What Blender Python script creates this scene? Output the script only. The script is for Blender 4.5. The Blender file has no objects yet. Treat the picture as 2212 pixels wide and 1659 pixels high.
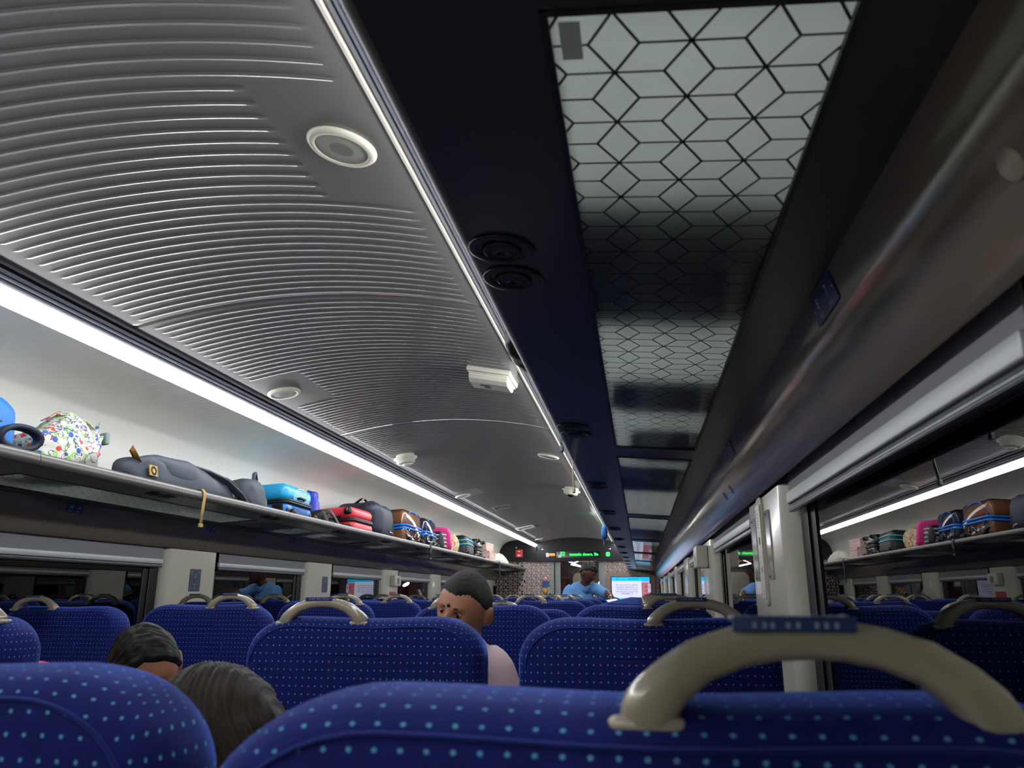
import bpy, bmesh, math, random
from mathutils import Vector, Matrix, noise
random.seed(7)
scn = bpy.context.scene
COL = scn.collection
PI = math.pi
def R(d): return d*PI/180

# ------------------------------------------------------------------ materials
def lin(c):
    return tuple((x/12.92 if x <= .04045 else ((x+.055)/1.055)**2.4) for x in c)
def rgb(r, g, b): return lin((r/255, g/255, b/255))
def mat(name, col, rough=.5, metal=0., spec=.5, sheen=0., sheen_tint=(1,1,1), coat=0., emit=None, estr=0., srgb=True, bump=0., bscale=200., alpha_noise=0.):
    m = bpy.data.materials.new(name); m.use_nodes = True
    nt = m.node_tree; b = nt.nodes['Principled BSDF']
    c = rgb(*col) if srgb else col
    b.inputs['Base Color'].default_value = (*c, 1)
    b.inputs['Roughness'].default_value = rough
    b.inputs['Metallic'].default_value = metal
    b.inputs['Specular IOR Level'].default_value = spec
    b.inputs['Sheen Weight'].default_value = sheen
    b.inputs['Sheen Tint'].default_value = (*sheen_tint, 1)
    b.inputs['Coat Weight'].default_value = coat
    b.inputs['Coat Roughness'].default_value = .08
    if emit is not None:
        b.inputs['Emission Color'].default_value = (*rgb(*emit), 1)
        b.inputs['Emission Strength'].default_value = estr
    if bump or alpha_noise:
        tc = nt.nodes.new('ShaderNodeTexCoord'); nz = nt.nodes.new('ShaderNodeTexNoise')
        nz.inputs['Scale'].default_value = bscale; nz.inputs['Detail'].default_value = 4
        nt.links.new(tc.outputs['Object'], nz.inputs['Vector'])
        if bump:
            bp = nt.nodes.new('ShaderNodeBump'); bp.inputs['Strength'].default_value = bump; bp.inputs['Distance'].default_value = .004
            nt.links.new(nz.outputs['Fac'], bp.inputs['Height']); nt.links.new(bp.outputs['Normal'], b.inputs['Normal'])
        if alpha_noise:
            mx = nt.nodes.new('ShaderNodeMix'); mx.data_type = 'RGBA'
            mx.inputs['A'].default_value = (*[x*(1-alpha_noise) for x in c], 1); mx.inputs['B'].default_value = (*[min(1, x*(1+alpha_noise)) for x in c], 1)
            nt.links.new(nz.outputs['Fac'], mx.inputs['Factor']); nt.links.new(mx.outputs['Result'], b.inputs['Base Color'])
    return m

M = {}
M['ceiling'] = mat('ceiling_silver', (112,109,104), .48, .1, .4, coat=.55)
M['cream'] = mat('cream_trim', (214,208,188), .35)
M['alu'] = mat('channel_metal', (78,80,89), .4, .4)
M['alu_dark'] = mat('channel_dark', (34,35,42), .35, .5)
M['cove'] = mat('cove_white', (214,213,204), .38, 0, .4)
M['bulk'] = mat('bulkhead_taupe', (118,108,93), .15, .1, .5, coat=.35)
M['rack_under'] = mat('rack_dark_panel', (70,67,72), .30, .2, .5, bump=.02, bscale=900)
M['lip'] = mat('rack_rail_metal', (112,109,103), .34, .3)
M['pillar'] = mat('pillar_cream', (206,202,184), .22, 0, .5, coat=.3)
M['black'] = mat('black_rubber', (7,7,9), .5, 0, .25)
M['dark'] = mat('dark_grey', (42,42,46), .45)
M['grey'] = mat('mid_grey', (120,121,124), .45)
M['blind'] = mat('blind_fabric', (136,136,138), .85, bump=.15, bscale=1500)
M['hem'] = mat('blind_hem_aluminium', (188,190,190), .42, .35)
M['hem_dark'] = mat('blind_rail_dark', (88,90,92), .3, .6)
M['lowwall'] = mat('lower_wall', (196,190,176), .5)
M['frame_line'] = mat('frame_line', (80,80,78), .4)
M['floor'] = mat('floor_vinyl', (128,128,126), .4, bump=.05, bscale=300, alpha_noise=.15)
M['led'] = mat('led_diffuser', (250,252,255), .4, emit=(247,250,255), estr=26.)
M['handle'] = mat('handle_greige', (152,142,124), .26, .1, .5, coat=.3)
M['plate_blue'] = mat('plate_blue', (26,52,104), .3)
M['plate_navy'] = mat('plate_navy', (34,52,78), .35)
M['white_print'] = mat('white_print', (225,230,235), .5)
M['grey_print'] = mat('grey_print', (130,142,158), .5)
M['white_plastic'] = mat('white_plastic', (212,208,192), .35)
M['black_gloss'] = mat('black_gloss', (10,10,12), .12, 0, .5)
M['steel'] = mat('steel', (190,192,196), .12, .95)
M['vent'] = mat('vent_black', (44,43,48), .3, .2)
M['red_box'] = mat('red_box', (196,40,46), .35)
M['console'] = mat('console_black', (13,14,16), .34, 0, .35)
M['maroon'] = mat('maroon_panel', (108,50,58), .4)
M['wallpink'] = mat('tile_mauve', (150,128,124), .45)
M['wallpink2'] = mat('tile_dusty', (132,110,108), .45)
M['wallcream'] = mat('tile_cream', (214,203,188), .4)
M['walldark'] = mat('tile_black', (40,32,32), .4)
M['wallbrown'] = mat('tile_brown', (96,74,72), .45)
M['wallbrown2'] = mat('tile_umber', (78,60,58), .45)
M['tvframe'] = mat('tv_surround', (158,136,124), .5)
M['jamb'] = mat('jamb_grey', (150,152,148), .4)

def emis(name, col, s):
    return mat(name, (6,6,7), .4, emit=col, estr=s)
M['e_green'] = emis('led_green', (40,255,90), 2.4)
M['e_orange'] = emis('led_orange', (255,120,40), 2.6)
M['e_cyan'] = emis('screen_cyan', (28,190,250), 1.25)
M['e_white'] = emis('screen_white', (222,224,250), 1.1)
M['e_red'] = emis('screen_red', (188,92,104), .9)
M['e_blue'] = emis('screen_text_blue', (92,100,190), .75)
M['e_dark'] = emis('screen_text_dark', (12,92,150), .7)
M['e_pink'] = emis('screen_card', (214,196,214), .9)
M['e_lamp'] = emis('vestibule_lamp', (255,255,250), 16.)

def mix_glass(name, tint, minrefl, rough=0.0, ior=1.5):
    m = bpy.data.materials.new(name); m.use_nodes = True
    nt = m.node_tree; nt.nodes.clear()
    out = nt.nodes.new('ShaderNodeOutputMaterial'); mx = nt.nodes.new('ShaderNodeMixShader')
    tr = nt.nodes.new('ShaderNodeBsdfTransparent'); gl = nt.nodes.new('ShaderNodeBsdfGlossy'); fr = nt.nodes.new('ShaderNodeFresnel')
    tr.inputs['Color'].default_value = (*tint, 1); gl.inputs['Roughness'].default_value = rough
    fr.inputs['IOR'].default_value = ior
    ad = nt.nodes.new('ShaderNodeMath'); ad.operation = 'ADD'; ad.use_clamp = True; ad.inputs[1].default_value = minrefl
    nt.links.new(fr.outputs[0], ad.inputs[0]); nt.links.new(ad.outputs[0], mx.inputs[0])
    nt.links.new(tr.outputs[0], mx.inputs[1]); nt.links.new(gl.outputs[0], mx.inputs[2]); nt.links.new(mx.outputs[0], out.inputs[0])
    return m
M['glass'] = mix_glass('window_glass_tinted', (.42,.47,.5), .17, 0.004, 1.6)
M['door_glass'] = mix_glass('door_glass_clear', (.93,.95,.94), .0, 0, 1.4)
M['clear'] = mix_glass('clear_plastic_wrap', (.95,.96,.97), .03, .06, 1.45)

def frosted():
    m = bpy.data.materials.new('frosted_panel_glass'); m.use_nodes = True
    nt = m.node_tree; nt.nodes.clear()
    out = nt.nodes.new('ShaderNodeOutputMaterial'); mx = nt.nodes.new('ShaderNodeMixShader'); mx2 = nt.nodes.new('ShaderNodeMixShader')
    tl = nt.nodes.new('ShaderNodeBsdfTranslucent'); df = nt.nodes.new('ShaderNodeBsdfDiffuse'); gl = nt.nodes.new('ShaderNodeBsdfGlossy'); fr = nt.nodes.new('ShaderNodeFresnel')
    tl.inputs['Color'].default_value = (.93,.98,.94,1); df.inputs['Color'].default_value = (.13,.13,.135,1)
    gl.inputs['Roughness'].default_value = .05; fr.inputs['IOR'].default_value = 1.22
    mx.inputs[0].default_value = .18
    nt.links.new(tl.outputs[0], mx.inputs[1]); nt.links.new(df.outputs[0], mx.inputs[2])
    nt.links.new(fr.outputs[0], mx2.inputs[0]); nt.links.new(mx.outputs[0], mx2.inputs[1]); nt.links.new(gl.outputs[0], mx2.inputs[2])
    nt.links.new(mx2.outputs[0], out.inputs[0])
    return m
M['frost'] = frosted()

def N(nt, t, **kw):
    n = nt.nodes.new(t)
    for k, v in kw.items():
        if k == 'op': n.operation = v
        else: n.inputs[int(k[1:])].default_value = v
    return n
def math_(nt, op, a, b=None):
    n = nt.nodes.new('ShaderNodeMath'); n.operation = op
    for i, v in enumerate((a, b)):
        if v is None: continue
        if isinstance(v, (int, float)): n.inputs[i].default_value = v
        else: nt.links.new(v, n.inputs[i])
    return n.outputs[0]

def seat_fabric():
    m = mat('seat_velvet', (16,28,120), .8, 0, .25, sheen=1., sheen_tint=rgb(105,140,255))
    nt = m.node_tree; b = nt.nodes['Principled BSDF']; b.inputs['Sheen Roughness'].default_value = .28
    uv = nt.nodes.new('ShaderNodeUVMap'); uv.uv_map = 'UVMap'
    sp = nt.nodes.new('ShaderNodeSeparateXYZ'); nt.links.new(uv.outputs[0], sp.inputs[0])
    nz = nt.nodes.new('ShaderNodeTexNoise'); nz.inputs['Scale'].default_value = 900; nz.inputs['Detail'].default_value = 2
    nt.links.new(uv.outputs[0], nz.inputs['Vector'])
    wob = math_(nt, 'MULTIPLY', math_(nt, 'SUBTRACT', nz.outputs['Fac'], .5), .14)
    fu = math_(nt, 'SUBTRACT', math_(nt, 'FRACT', math_(nt, 'DIVIDE', sp.outputs[0], .0140)), .5)
    fv = math_(nt, 'SUBTRACT', math_(nt, 'FRACT', math_(nt, 'DIVIDE', sp.outputs[1], .0160)), .5)
    d = math_(nt, 'SQRT', math_(nt, 'ADD', math_(nt, 'POWER', fu, 2.), math_(nt, 'POWER', math_(nt, 'MULTIPLY', fv, 1.1), 2.)))
    d = math_(nt, 'ADD', d, wob)
    mr = nt.nodes.new('ShaderNodeMapRange'); nt.links.new(d, mr.inputs[0])
    mr.inputs[1].default_value = .07; mr.inputs[2].default_value = .125; mr.inputs[3].default_value = 1; mr.inputs[4].default_value = 0
    n2 = nt.nodes.new('ShaderNodeTexNoise'); n2.inputs['Scale'].default_value = 60; n2.inputs['Detail'].default_value = 5
    nt.links.new(uv.outputs[0], n2.inputs['Vector'])
    base = nt.nodes.new('ShaderNodeMix'); base.data_type = 'RGBA'
    base.inputs['A'].default_value = (*rgb(2,8,64), 1); base.inputs['B'].default_value = (*rgb(6,21,108), 1)
    nt.links.new(n2.outputs['Fac'], base.inputs['Factor'])
    mx = nt.nodes.new('ShaderNodeMix'); mx.data_type = 'RGBA'
    mx.inputs['B'].default_value = (*rgb(84,156,190), 1)
    nt.links.new(base.outputs['Result'], mx.inputs['A']); nt.links.new(mr.outputs[0], mx.inputs['Factor'])
    nt.links.new(mx.outputs['Result'], b.inputs['Base Color'])
    bp = nt.nodes.new('ShaderNodeBump'); bp.inputs['Strength'].default_value = .35; bp.inputs['Distance'].default_value = .002
    nt.links.new(nz.outputs['Fac'], bp.inputs['Height']); nt.links.new(bp.outputs['Normal'], b.inputs['Normal'])
    return m
M['seat'] = seat_fabric()

def floral(name, base, cols, scale=26.):
    m = mat(name, base, .75)
    nt = m.node_tree; b = nt.nodes['Principled BSDF']
    tc = nt.nodes.new('ShaderNodeTexCoord'); prev = None
    last = None
    for i, (c, sc, th) in enumerate(cols):
        mp = nt.nodes.new('ShaderNodeMapping'); mp.inputs['Location'].default_value = (3.1*i, 1.7*i, .9*i)
        nt.links.new(tc.outputs['Object'], mp.inputs['Vector'])
        if sc > 0:
            v = nt.nodes.new('ShaderNodeTexVoronoi'); v.inputs['Scale'].default_value = sc; nt.links.new(mp.outputs[0], v.inputs['Vector'])
            f = math_(nt, 'LESS_THAN', v.outputs['Distance'], th)
        else:
            v = nt.nodes.new('ShaderNodeTexNoise'); v.inputs['Scale'].default_value = -sc; v.inputs['Detail'].default_value = 3; nt.links.new(mp.outputs[0], v.inputs['Vector'])
            f = math_(nt, 'LESS_THAN', math_(nt, 'ABSOLUTE', math_(nt, 'SUBTRACT', v.outputs['Fac'], .5)), th)
        mx = nt.nodes.new('ShaderNodeMix'); mx.data_type = 'RGBA'
        if last is None: mx.inputs['A'].default_value = (*rgb(*base), 1)
        else: nt.links.new(last, mx.inputs['A'])
        mx.inputs['B'].default_value = (*rgb(*c), 1); nt.links.new(f, mx.inputs['Factor']); last = mx.outputs['Result']
    nt.links.new(last, b.inputs['Base Color'])
    return m
M['floral'] = floral('floral_cotton', (216,214,204), [((150,205,110), -16., .024), ((78,78,120), -30., .02), ((222,70,58), 24., .24), ((52,92,178), 17., .2)])
M['beige_floral'] = floral('beige_printed_cloth', (212,192,158), [((160,120,60), -14., .03), ((190,50,70), 30., .2)])
M['speckle_pink'] = floral('pink_spotted_card', (205,170,160), [((70,50,56), 17., .2)])
M['cream_print'] = floral('cream_printed_cloth', (222,214,196), [((70,120,170), 16., .16), ((180,60,60), 22., .14)])

def hairmat(name, c1, c2, axis_scale=(60, 60, 4), rough=.42):
    m = mat(name, c1, rough, 0, .14)
    nt = m.node_tree; b = nt.nodes['Principled BSDF']
    uv = nt.nodes.new('ShaderNodeUVMap'); uv.uv_map = 'UVMap'
    mp = nt.nodes.new('ShaderNodeMapping'); mp.inputs['Scale'].default_value = axis_scale
    nt.links.new(uv.outputs[0], mp.inputs['Vector'])
    nz = nt.nodes.new('ShaderNodeTexNoise'); nz.inputs['Scale'].default_value = 1; nz.inputs['Detail'].default_value = 6; nz.inputs['Roughness'].default_value = .7
    nt.links.new(mp.outputs[0], nz.inputs['Vector'])
    mx = nt.nodes.new('ShaderNodeMix'); mx.data_type = 'RGBA'; mx.inputs['A'].default_value = (*rgb(*c1), 1); mx.inputs['B'].default_value = (*rgb(*c2), 1)
    mr = nt.nodes.new('ShaderNodeMapRange'); mr.inputs[1].default_value = .35; mr.inputs[2].default_value = .68
    nt.links.new(nz.outputs['Fac'], mr.inputs[0]); nt.links.new(mr.outputs[0], mx.inputs['Factor']); nt.links.new(mx.outputs['Result'], b.inputs['Base Color'])
    bp = nt.nodes.new('ShaderNodeBump'); bp.inputs['Strength'].default_value = .8; bp.inputs['Distance'].default_value = .003
    nt.links.new(nz.outputs['Fac'], bp.inputs['Height']); nt.links.new(bp.outputs['Normal'], b.inputs['Normal'])
    return m
M['hair_long'] = hairmat('hair_dark_brown', (4,3,2), (46,34,25), (46, 2.2, 1), .46)
M['hair_part'] = hairmat('hair_black_shine', (5,4,4), (46,40,37), (46, 3, 1), .44)
M['hair_short'] = mat('hair_cropped', (20,18,18), .9, 0, .2, sheen=.25, bump=.9, bscale=700)
M['hair_man'] = mat('hair_black', (14,13,14), .55, bump=.8, bscale=260)
M['skin_kid'] = mat('skin_toddler', (170,117,88), .5, 0, .4)
M['skin_man'] = mat('skin_dark', (92,56,42), .5, 0, .4)
M['skin_mid'] = mat('skin_brown', (138,92,70), .5, 0, .4)
M['shirt_pink'] = mat('shirt_pale_pink', (206,180,184), .8, bump=.7, bscale=22)
M['shirt_blue'] = mat('shirt_sky_blue', (96,150,206), .75, bump=.35, bscale=24)
M['trouser'] = mat('trousers_navy', (34,38,54), .8)
M['kurta'] = mat('kurta_maroon', (96,36,52), .8)
M['kurta_pink'] = mat('kurta_rose', (170,70,88), .8)
M['eye_white'] = mat('eye_white', (150,142,138), .2)
M['eye_dark'] = mat('iris_dark', (24,16,12), .15)
M['lips'] = mat('lips', (140,78,70), .5)
M['brow'] = mat('eyebrow_brown', (74,48,38), .8)
M['tilak'] = mat('forehead_dot', (30,16,14), .6)

def lug(name, col, rough=.55, **kw): M[name] = mat(name, col, rough, **kw)
lug('nylon_slate', (62,68,80), .6, bump=.3, bscale=60)
lug('nylon_navy', (28,32,52), .62, bump=.3, bscale=60)
lug('nylon_black', (18,18,20), .5, bump=.25, bscale=80)
lug('tan_leather', (160,120,62), .6)
lug('yellow_patch', (188,150,70), .6)
lug('blue_shell', (28,108,190), .38)
lug('cyan_shell', (32,160,212), .36)
lug('green_print', (128,206,70), .45)
lug('white_line', (190,226,240), .45)
lug('zip_dark', (24,24,26), .4)
lug('red_shell', (216,46,60), .4)
lug('royal_blue', (44,56,186), .5, bump=.6, bscale=14)
lug('brown_case', (168,108,66), .45)
lug('blue_piping', (30,120,220), .45)
lug('pink_cloth', (228,62,142), .7)
lug('teal_zip', (40,180,196), .4)
lug('bright_blue', (46,124,206), .6)
lug('grey_stripe', (190,190,186), .6)
lug('wheel_black', (14,14,15), .3)
lug('black_shell', (22,23,25), .3)
lug('strap_yellow', (178,146,82), .7)
lug('pink_shawl', (214,70,92), .8)
lug('luggage_tag', (226,214,190), .6)
lug('teal_bag', (40,130,140), .6)
lug('strap_grey', (120,140,136), .7)
lug('strap_cream', (206,200,170), .7)

# ------------------------------------------------------------------ mesh builder
class MB:
    def __init__(s): s.v = []; s.f = []; s.m = []; s.uv = None; s.smooth = []
    def add(s, vs, fs, m=0, mx=None, smooth=False):
        o = len(s.v)
        for p in vs:
            p = Vector(p); s.v.append(mx @ p if mx else p)
        for f in fs:
            s.f.append(tuple(o+i for i in f)); s.m.append(m); s.smooth.append(smooth)
        return s
    def bm(s, b, m=0, mx=None, smooth=False):
        b.verts.ensure_lookup_table(); b.verts.index_update()
        s.add([v.co.copy() for v in b.verts], [[v.index for v in f.verts] for f in b.faces], m, mx, smooth); b.free(); return s
    def box(s, a, b, m=0, mx=None):
        x0, y0, z0 = a; x1, y1, z1 = b
        vs = [(x0,y0,z0),(x1,y0,z0),(x1,y1,z0),(x0,y1,z0),(x0,y0,z1),(x1,y0,z1),(x1,y1,z1),(x0,y1,z1)]
        return s.add(vs, [(0,3,2,1),(4,5,6,7),(0,1,5,4),(1,2,6,5),(2,3,7,6),(3,0,4,7)], m, mx)
    def rbox(s, a, b, r, m=0, mx=None, seg=3, smooth=True):
        bmx = bmesh.new(); bmesh.ops.create_cube(bmx, size=1)
        c = [(a[i]+b[i])/2 for i in range(3)]; d = [abs(b[i]-a[i]) for i in range(3)]
        for v in bmx.verts: v.co = Vector((v.co.x*d[0]+c[0], v.co.y*d[1]+c[1], v.co.z*d[2]+c[2]))
        r = min(r, min(d)*.49)
        bmesh.ops.bevel(bmx, geom=list(bmx.edges), offset=r, segments=seg, profile=.5, affect='EDGES')
        return s.bm(bmx, m, mx, smooth)
    def prism(s, poly, y0, y1, m=0, mx=None, smooth=False):      # closed (x,z) polygon along Y
        n = len(poly)
        vs = [(x, y0, z) for x, z in poly]+[(x, y1, z) for x, z in poly]
        fs = [(i, (i+1) % n, n+(i+1) % n, n+i) for i in range(n)]
        s.add(vs, fs, m, mx, smooth)
        return s.add(vs, [tuple(range(n-1, -1, -1)), tuple(range(n, 2*n))], m, mx)
    def sheet(s, prof, ys, m=0, mx=None, smooth=True):           # open (x,z) profile along Y
        n = len(prof); vs = [(x, y, z) for y in ys for x, z in prof]
        fs = [(j*n+i, j*n+i+1, (j+1)*n+i+1, (j+1)*n+i) for j in range(len(ys)-1) for i in range(n-1)]
        return s.add(vs, fs, m, mx, smooth)
    def sweep(s, path, sec, m=0, mx=None, up=(0,1,0), caps=True, smooth=True, closed=False, scale=None):
        P = [Vector(p) for p in path]; n = len(sec); vs = []; U = Vector(up)
        for i, p in enumerate(P):
            a = P[i-1] if (i > 0 or closed) else P[i]; b = P[(i+1) % len(P)] if (i < len(P)-1 or closed) else P[i]
            t = (b-a).normalized(); side = U - t*U.dot(t)
            if side.length < 1e-4: side = Vector((1,0,0)) - t*t.x
            side.normalize(); w = t.cross(side)
            k = scale[i] if scale else 1
            for (x, y) in sec: vs.append(p+side*x*k+w*y*k)
        fs = []
        L = len(P)
        for j in range(L if closed else L-1):
            for i in range(n):
                fs.append((j*n+i, j*n+(i+1) % n, ((j+1) % L)*n+(i+1) % n, ((j+1) % L)*n+i))
        if caps and not closed: fs += [tuple(range(n-1, -1, -1)), tuple(range((L-1)*n, L*n))]
        return s.add(vs, fs, m, mx, smooth)
    def tube(s, path, r, m=0, mx=None, seg=8, closed=False, scale=None, up=(0.1,.3,1)):
        return s.sweep(path, [(r*math.cos(2*PI*i/seg), r*math.sin(2*PI*i/seg)) for i in range(seg)], m, mx, up, True, True, closed, scale)
    def lathe(s, prof, m=0, mx=None, seg=28, smooth=True):       # (r,z) about local Z
        n = len(prof); vs = []
        for j in range(seg):
            a = 2*PI*j/seg
            for r, z in prof: vs.append((r*math.cos(a), r*math.sin(a), z))
        fs = [(j*n+i, ((j+1) % seg)*n+i, ((j+1) % seg)*n+i+1, j*n+i+1) for j in range(seg) for i in range(n-1)]
        return s.add(vs, fs, m, mx, smooth)
    def cyl(s, c, r, h, m=0, mx=None, seg=20):
        t = Matrix.Translation(c); t = mx @ t if mx else t
        return s.lathe([(0, 0), (r, 0), (r, h), (0, h)], m, t, seg, False)
    def ell(s, c, rad, m=0, mx=None, nu=20, nv=12, e=1., dfn=None):
        vs = []; fs = []
        def sp(v, p): return math.copysign(abs(v)**p, v)
        for j in range(nv+1):
            ph = -PI/2+PI*j/nv
            for i in range(nu):
                th = 2*PI*i/nu
                d = Vector((sp(math.cos(ph), e)*sp(math.cos(th), e), sp(math.cos(ph), e)*sp(math.sin(th), e), sp(math.sin(ph), e)))
                p = Vector((c[0]+rad[0]*d.x, c[1]+rad[1]*d.y, c[2]+rad[2]*d.z))
                if dfn: p = dfn(p, d)
                vs.append(p)
        for j in range(nv):
            for i in range(nu): fs.append((j*nu+i, j*nu+(i+1) % nu, (j+1)*nu+(i+1) % nu, (j+1)*nu+i))
        return s.add(vs, fs, m, mx, True)
    def mesh(s, name, mats):
        me = bpy.data.meshes.new(name); me.from_pydata([tuple(v) for v in s.v], [], s.f)
        for mm in mats: me.materials.append(M[mm] if isinstance(mm, str) else mm)
        me.polygons.foreach_set('material_index', s.m); me.polygons.foreach_set('use_smooth', s.smooth)
        me.update(); return me
    def build(s, name, mats, parent=None, loc=None, auto=True):
        me = s.mesh(name, mats if isinstance(mats, (list, tuple)) else [mats])
        o = bpy.data.objects.new(name, me); COL.objects.link(o)
        if parent: o.parent = parent
        if loc: o.location = loc
        return o
def sharp(o, ang=40):
    me = o.data; b = bmesh.new(); b.from_mesh(me)
    bmesh.ops.remove_doubles(b, verts=b.verts, dist=1e-5)
    for e in b.edges:
        if len(e.link_faces) == 2: e.smooth = e.calc_face_angle(0) < R(ang)
    b.to_mesh(me); b.free(); return o

def tag(o, label=None, cat=None, group=None, kind=None):
    if label: o['label'] = label
    if cat: o['category'] = cat
    if group: o['group'] = group
    if kind: o['kind'] = kind
    return o
def thing(name, label, cat, loc=(0,0,0), rot=(0,0,0), group=None):
    o = bpy.data.objects.new(name, None); COL.objects.link(o); o.empty_display_size = .1
    o.location = loc; o.rotation_euler = rot
    return tag(o, label, cat, group)
def struct(name):
    o = bpy.data.objects.new(name, None); COL.objects.link(o); o['kind'] = 'structure'; return o
def dup(root, loc, rot=(0,0,0), label=None, group=None):
    r = root.copy(); COL.objects.link(r); r.location = loc; r.rotation_euler = rot
    if label: r['label'] = label
    if group: r['group'] = group
    for ch in list(root.children):
        c = ch.copy(); COL.objects.link(c); c.parent = r
        for g in list(ch.children):
            d = g.copy(); COL.objects.link(d); d.parent = c
    return r
def evalmesh(o):
    bpy.context.view_layer.update()
    dg = bpy.context.evaluated_depsgraph_get()
    me = bpy.data.meshes.new_from_object(o.evaluated_get(dg)); return me
def text_into(mb, s, size, mx, m=0, align='CENTER', bold=0.):
    cu = bpy.data.curves.new('t', 'FONT'); cu.body = s; cu.size = size; cu.align_x = align; cu.align_y = 'CENTER'; cu.offset = bold; cu.resolution_u = 3
    o = bpy.data.objects.new('t', cu); COL.objects.link(o)
    me = evalmesh(o)
    mb.add([v.co for v in me.vertices], [tuple(p.vertices) for p in me.polygons], m, mx)
    bpy.data.objects.remove(o); bpy.data.curves.remove(cu); bpy.data.meshes.remove(me)
def basis(o, x, y):                                              # text plane: x right, y up
    x = Vector(x).normalized(); y = Vector(y).normalized(); z = x.cross(y)
    m = Matrix.Identity(4)
    for i in range(3): m[i][0] = x[i]; m[i][1] = y[i]; m[i][2] = z[i]; m[i][3] = o[i]
    return m
def rrect(w, h, r, n=5):
    pts = []
    for cx, cy, a0 in ((w/2-r, h/2-r, 0), (-w/2+r, h/2-r, 90), (-w/2+r, -h/2+r, 180), (w/2-r, -h/2+r, 270)):
        for i in range(n+1):
            a = R(a0+90*i/n); pts.append((cx+r*math.cos(a), cy+r*math.sin(a)))
    return pts
def plate(mb, mx, w, h, r, t, m=0):                              # rounded plate in the local xy plane, thickness along +z
    p = rrect(w, h, r); n = len(p)
    vs = [(x, y, 0) for x, y in p]+[(x, y, t) for x, y in p]
    mb.add(vs, [(i, (i+1) % n, n+(i+1) % n, n+i) for i in range(n)]+[tuple(range(n-1, -1, -1)), tuple(range(n, 2*n))], m, mx)

# ------------------------------------------------------------------ room constants
Y0, Y1 = -2.0, 14.4
ZC, HC, XC = 2.163, .08, .6535
def zceil(x): return ZC+HC*(1-(x/.66)**2)

# floor
MB().box((-1.6, Y0-.1, -.06), (1.6, 16.2, 0)).build('floor', 'floor')['kind'] = 'structure'

# ceiling with transverse ribs
def build_ceiling():
    mb = MB(); pitch = .0485
    prof = [(0, 0), (.385, 0), (.40, .06), (.43, .62), (.455, .95), (.48, 1), (.54, .84), (.62, .42), (.70, .10), (.76, 0)]
    ys = []; amp = []
    seams = [.38+2.03*k for k in range(-2, 8)]
    y = seams[0]-1.0
    k = 0
    s0 = 1.2-25*pitch-pitch/2
    n = int((Y1-Y0)/pitch)+2
    start = s0-pitch*int((s0-Y0)/pitch)-pitch
    for i in range(n):
        for f, a in prof:
            yy = start+(i+f)*pitch
            if Y0 <= yy <= Y1: ys.append(yy); amp.append((a, start+(i+.5)*pitch))
    ys = [Y0]+ys+[Y1]; amp = [(0, Y0)]+amp+[(0, Y1)]
    xs = [-XC+2*XC*i/44 for i in range(45)]
    xs += [.595, .605, .615, -.595, -.605, -.615, .375, .385, .395, -.375, -.385, -.395]
    xs = sorted(set(xs))
    spk = [(.52, 1.46, 1), (-.56, 3.45, -1), (.52, 5.5, 1), (-.56, 7.5, -1), (.52, 9.55, 1), (-.56, 11.6, -1)]
    vs = []
    for yy, (a, yc) in zip(ys, amp):
        for x in xs:
            lo, hi = -.605, .605
            for sx, sy, sg in spk:
                if abs(yc-sy) < .235:
                    if sg > 0: hi = .385
                    else: lo = -.385
            ms = 1. if lo+.008 <= x <= hi-.008 else 0.
            near = min(abs(yy-s) for s in seams)
            z = zceil(x)-.0026*a*ms
            if near < .012: z = zceil(x)+.004*(1 if near < .006 else 0)
            vs.append((x, yy, z))
    w = len(xs)
    fs = [(j*w+i, (j+1)*w+i, (j+1)*w+i+1, j*w+i+1) for j in range(len(ys)-1) for i in range(w-1)]
    mb.add(vs, fs, 0, None, True)
    o = mb.build('ceiling', 'ceiling'); o['kind'] = 'structure'
    # roof above, closing the shell
    r = MB(); r.box((-1.6, Y0-.1, 2.30), (1.6, 16.2, 2.36)); r.build('roof_slab', 'dark', o)
build_ceiling()

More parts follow.
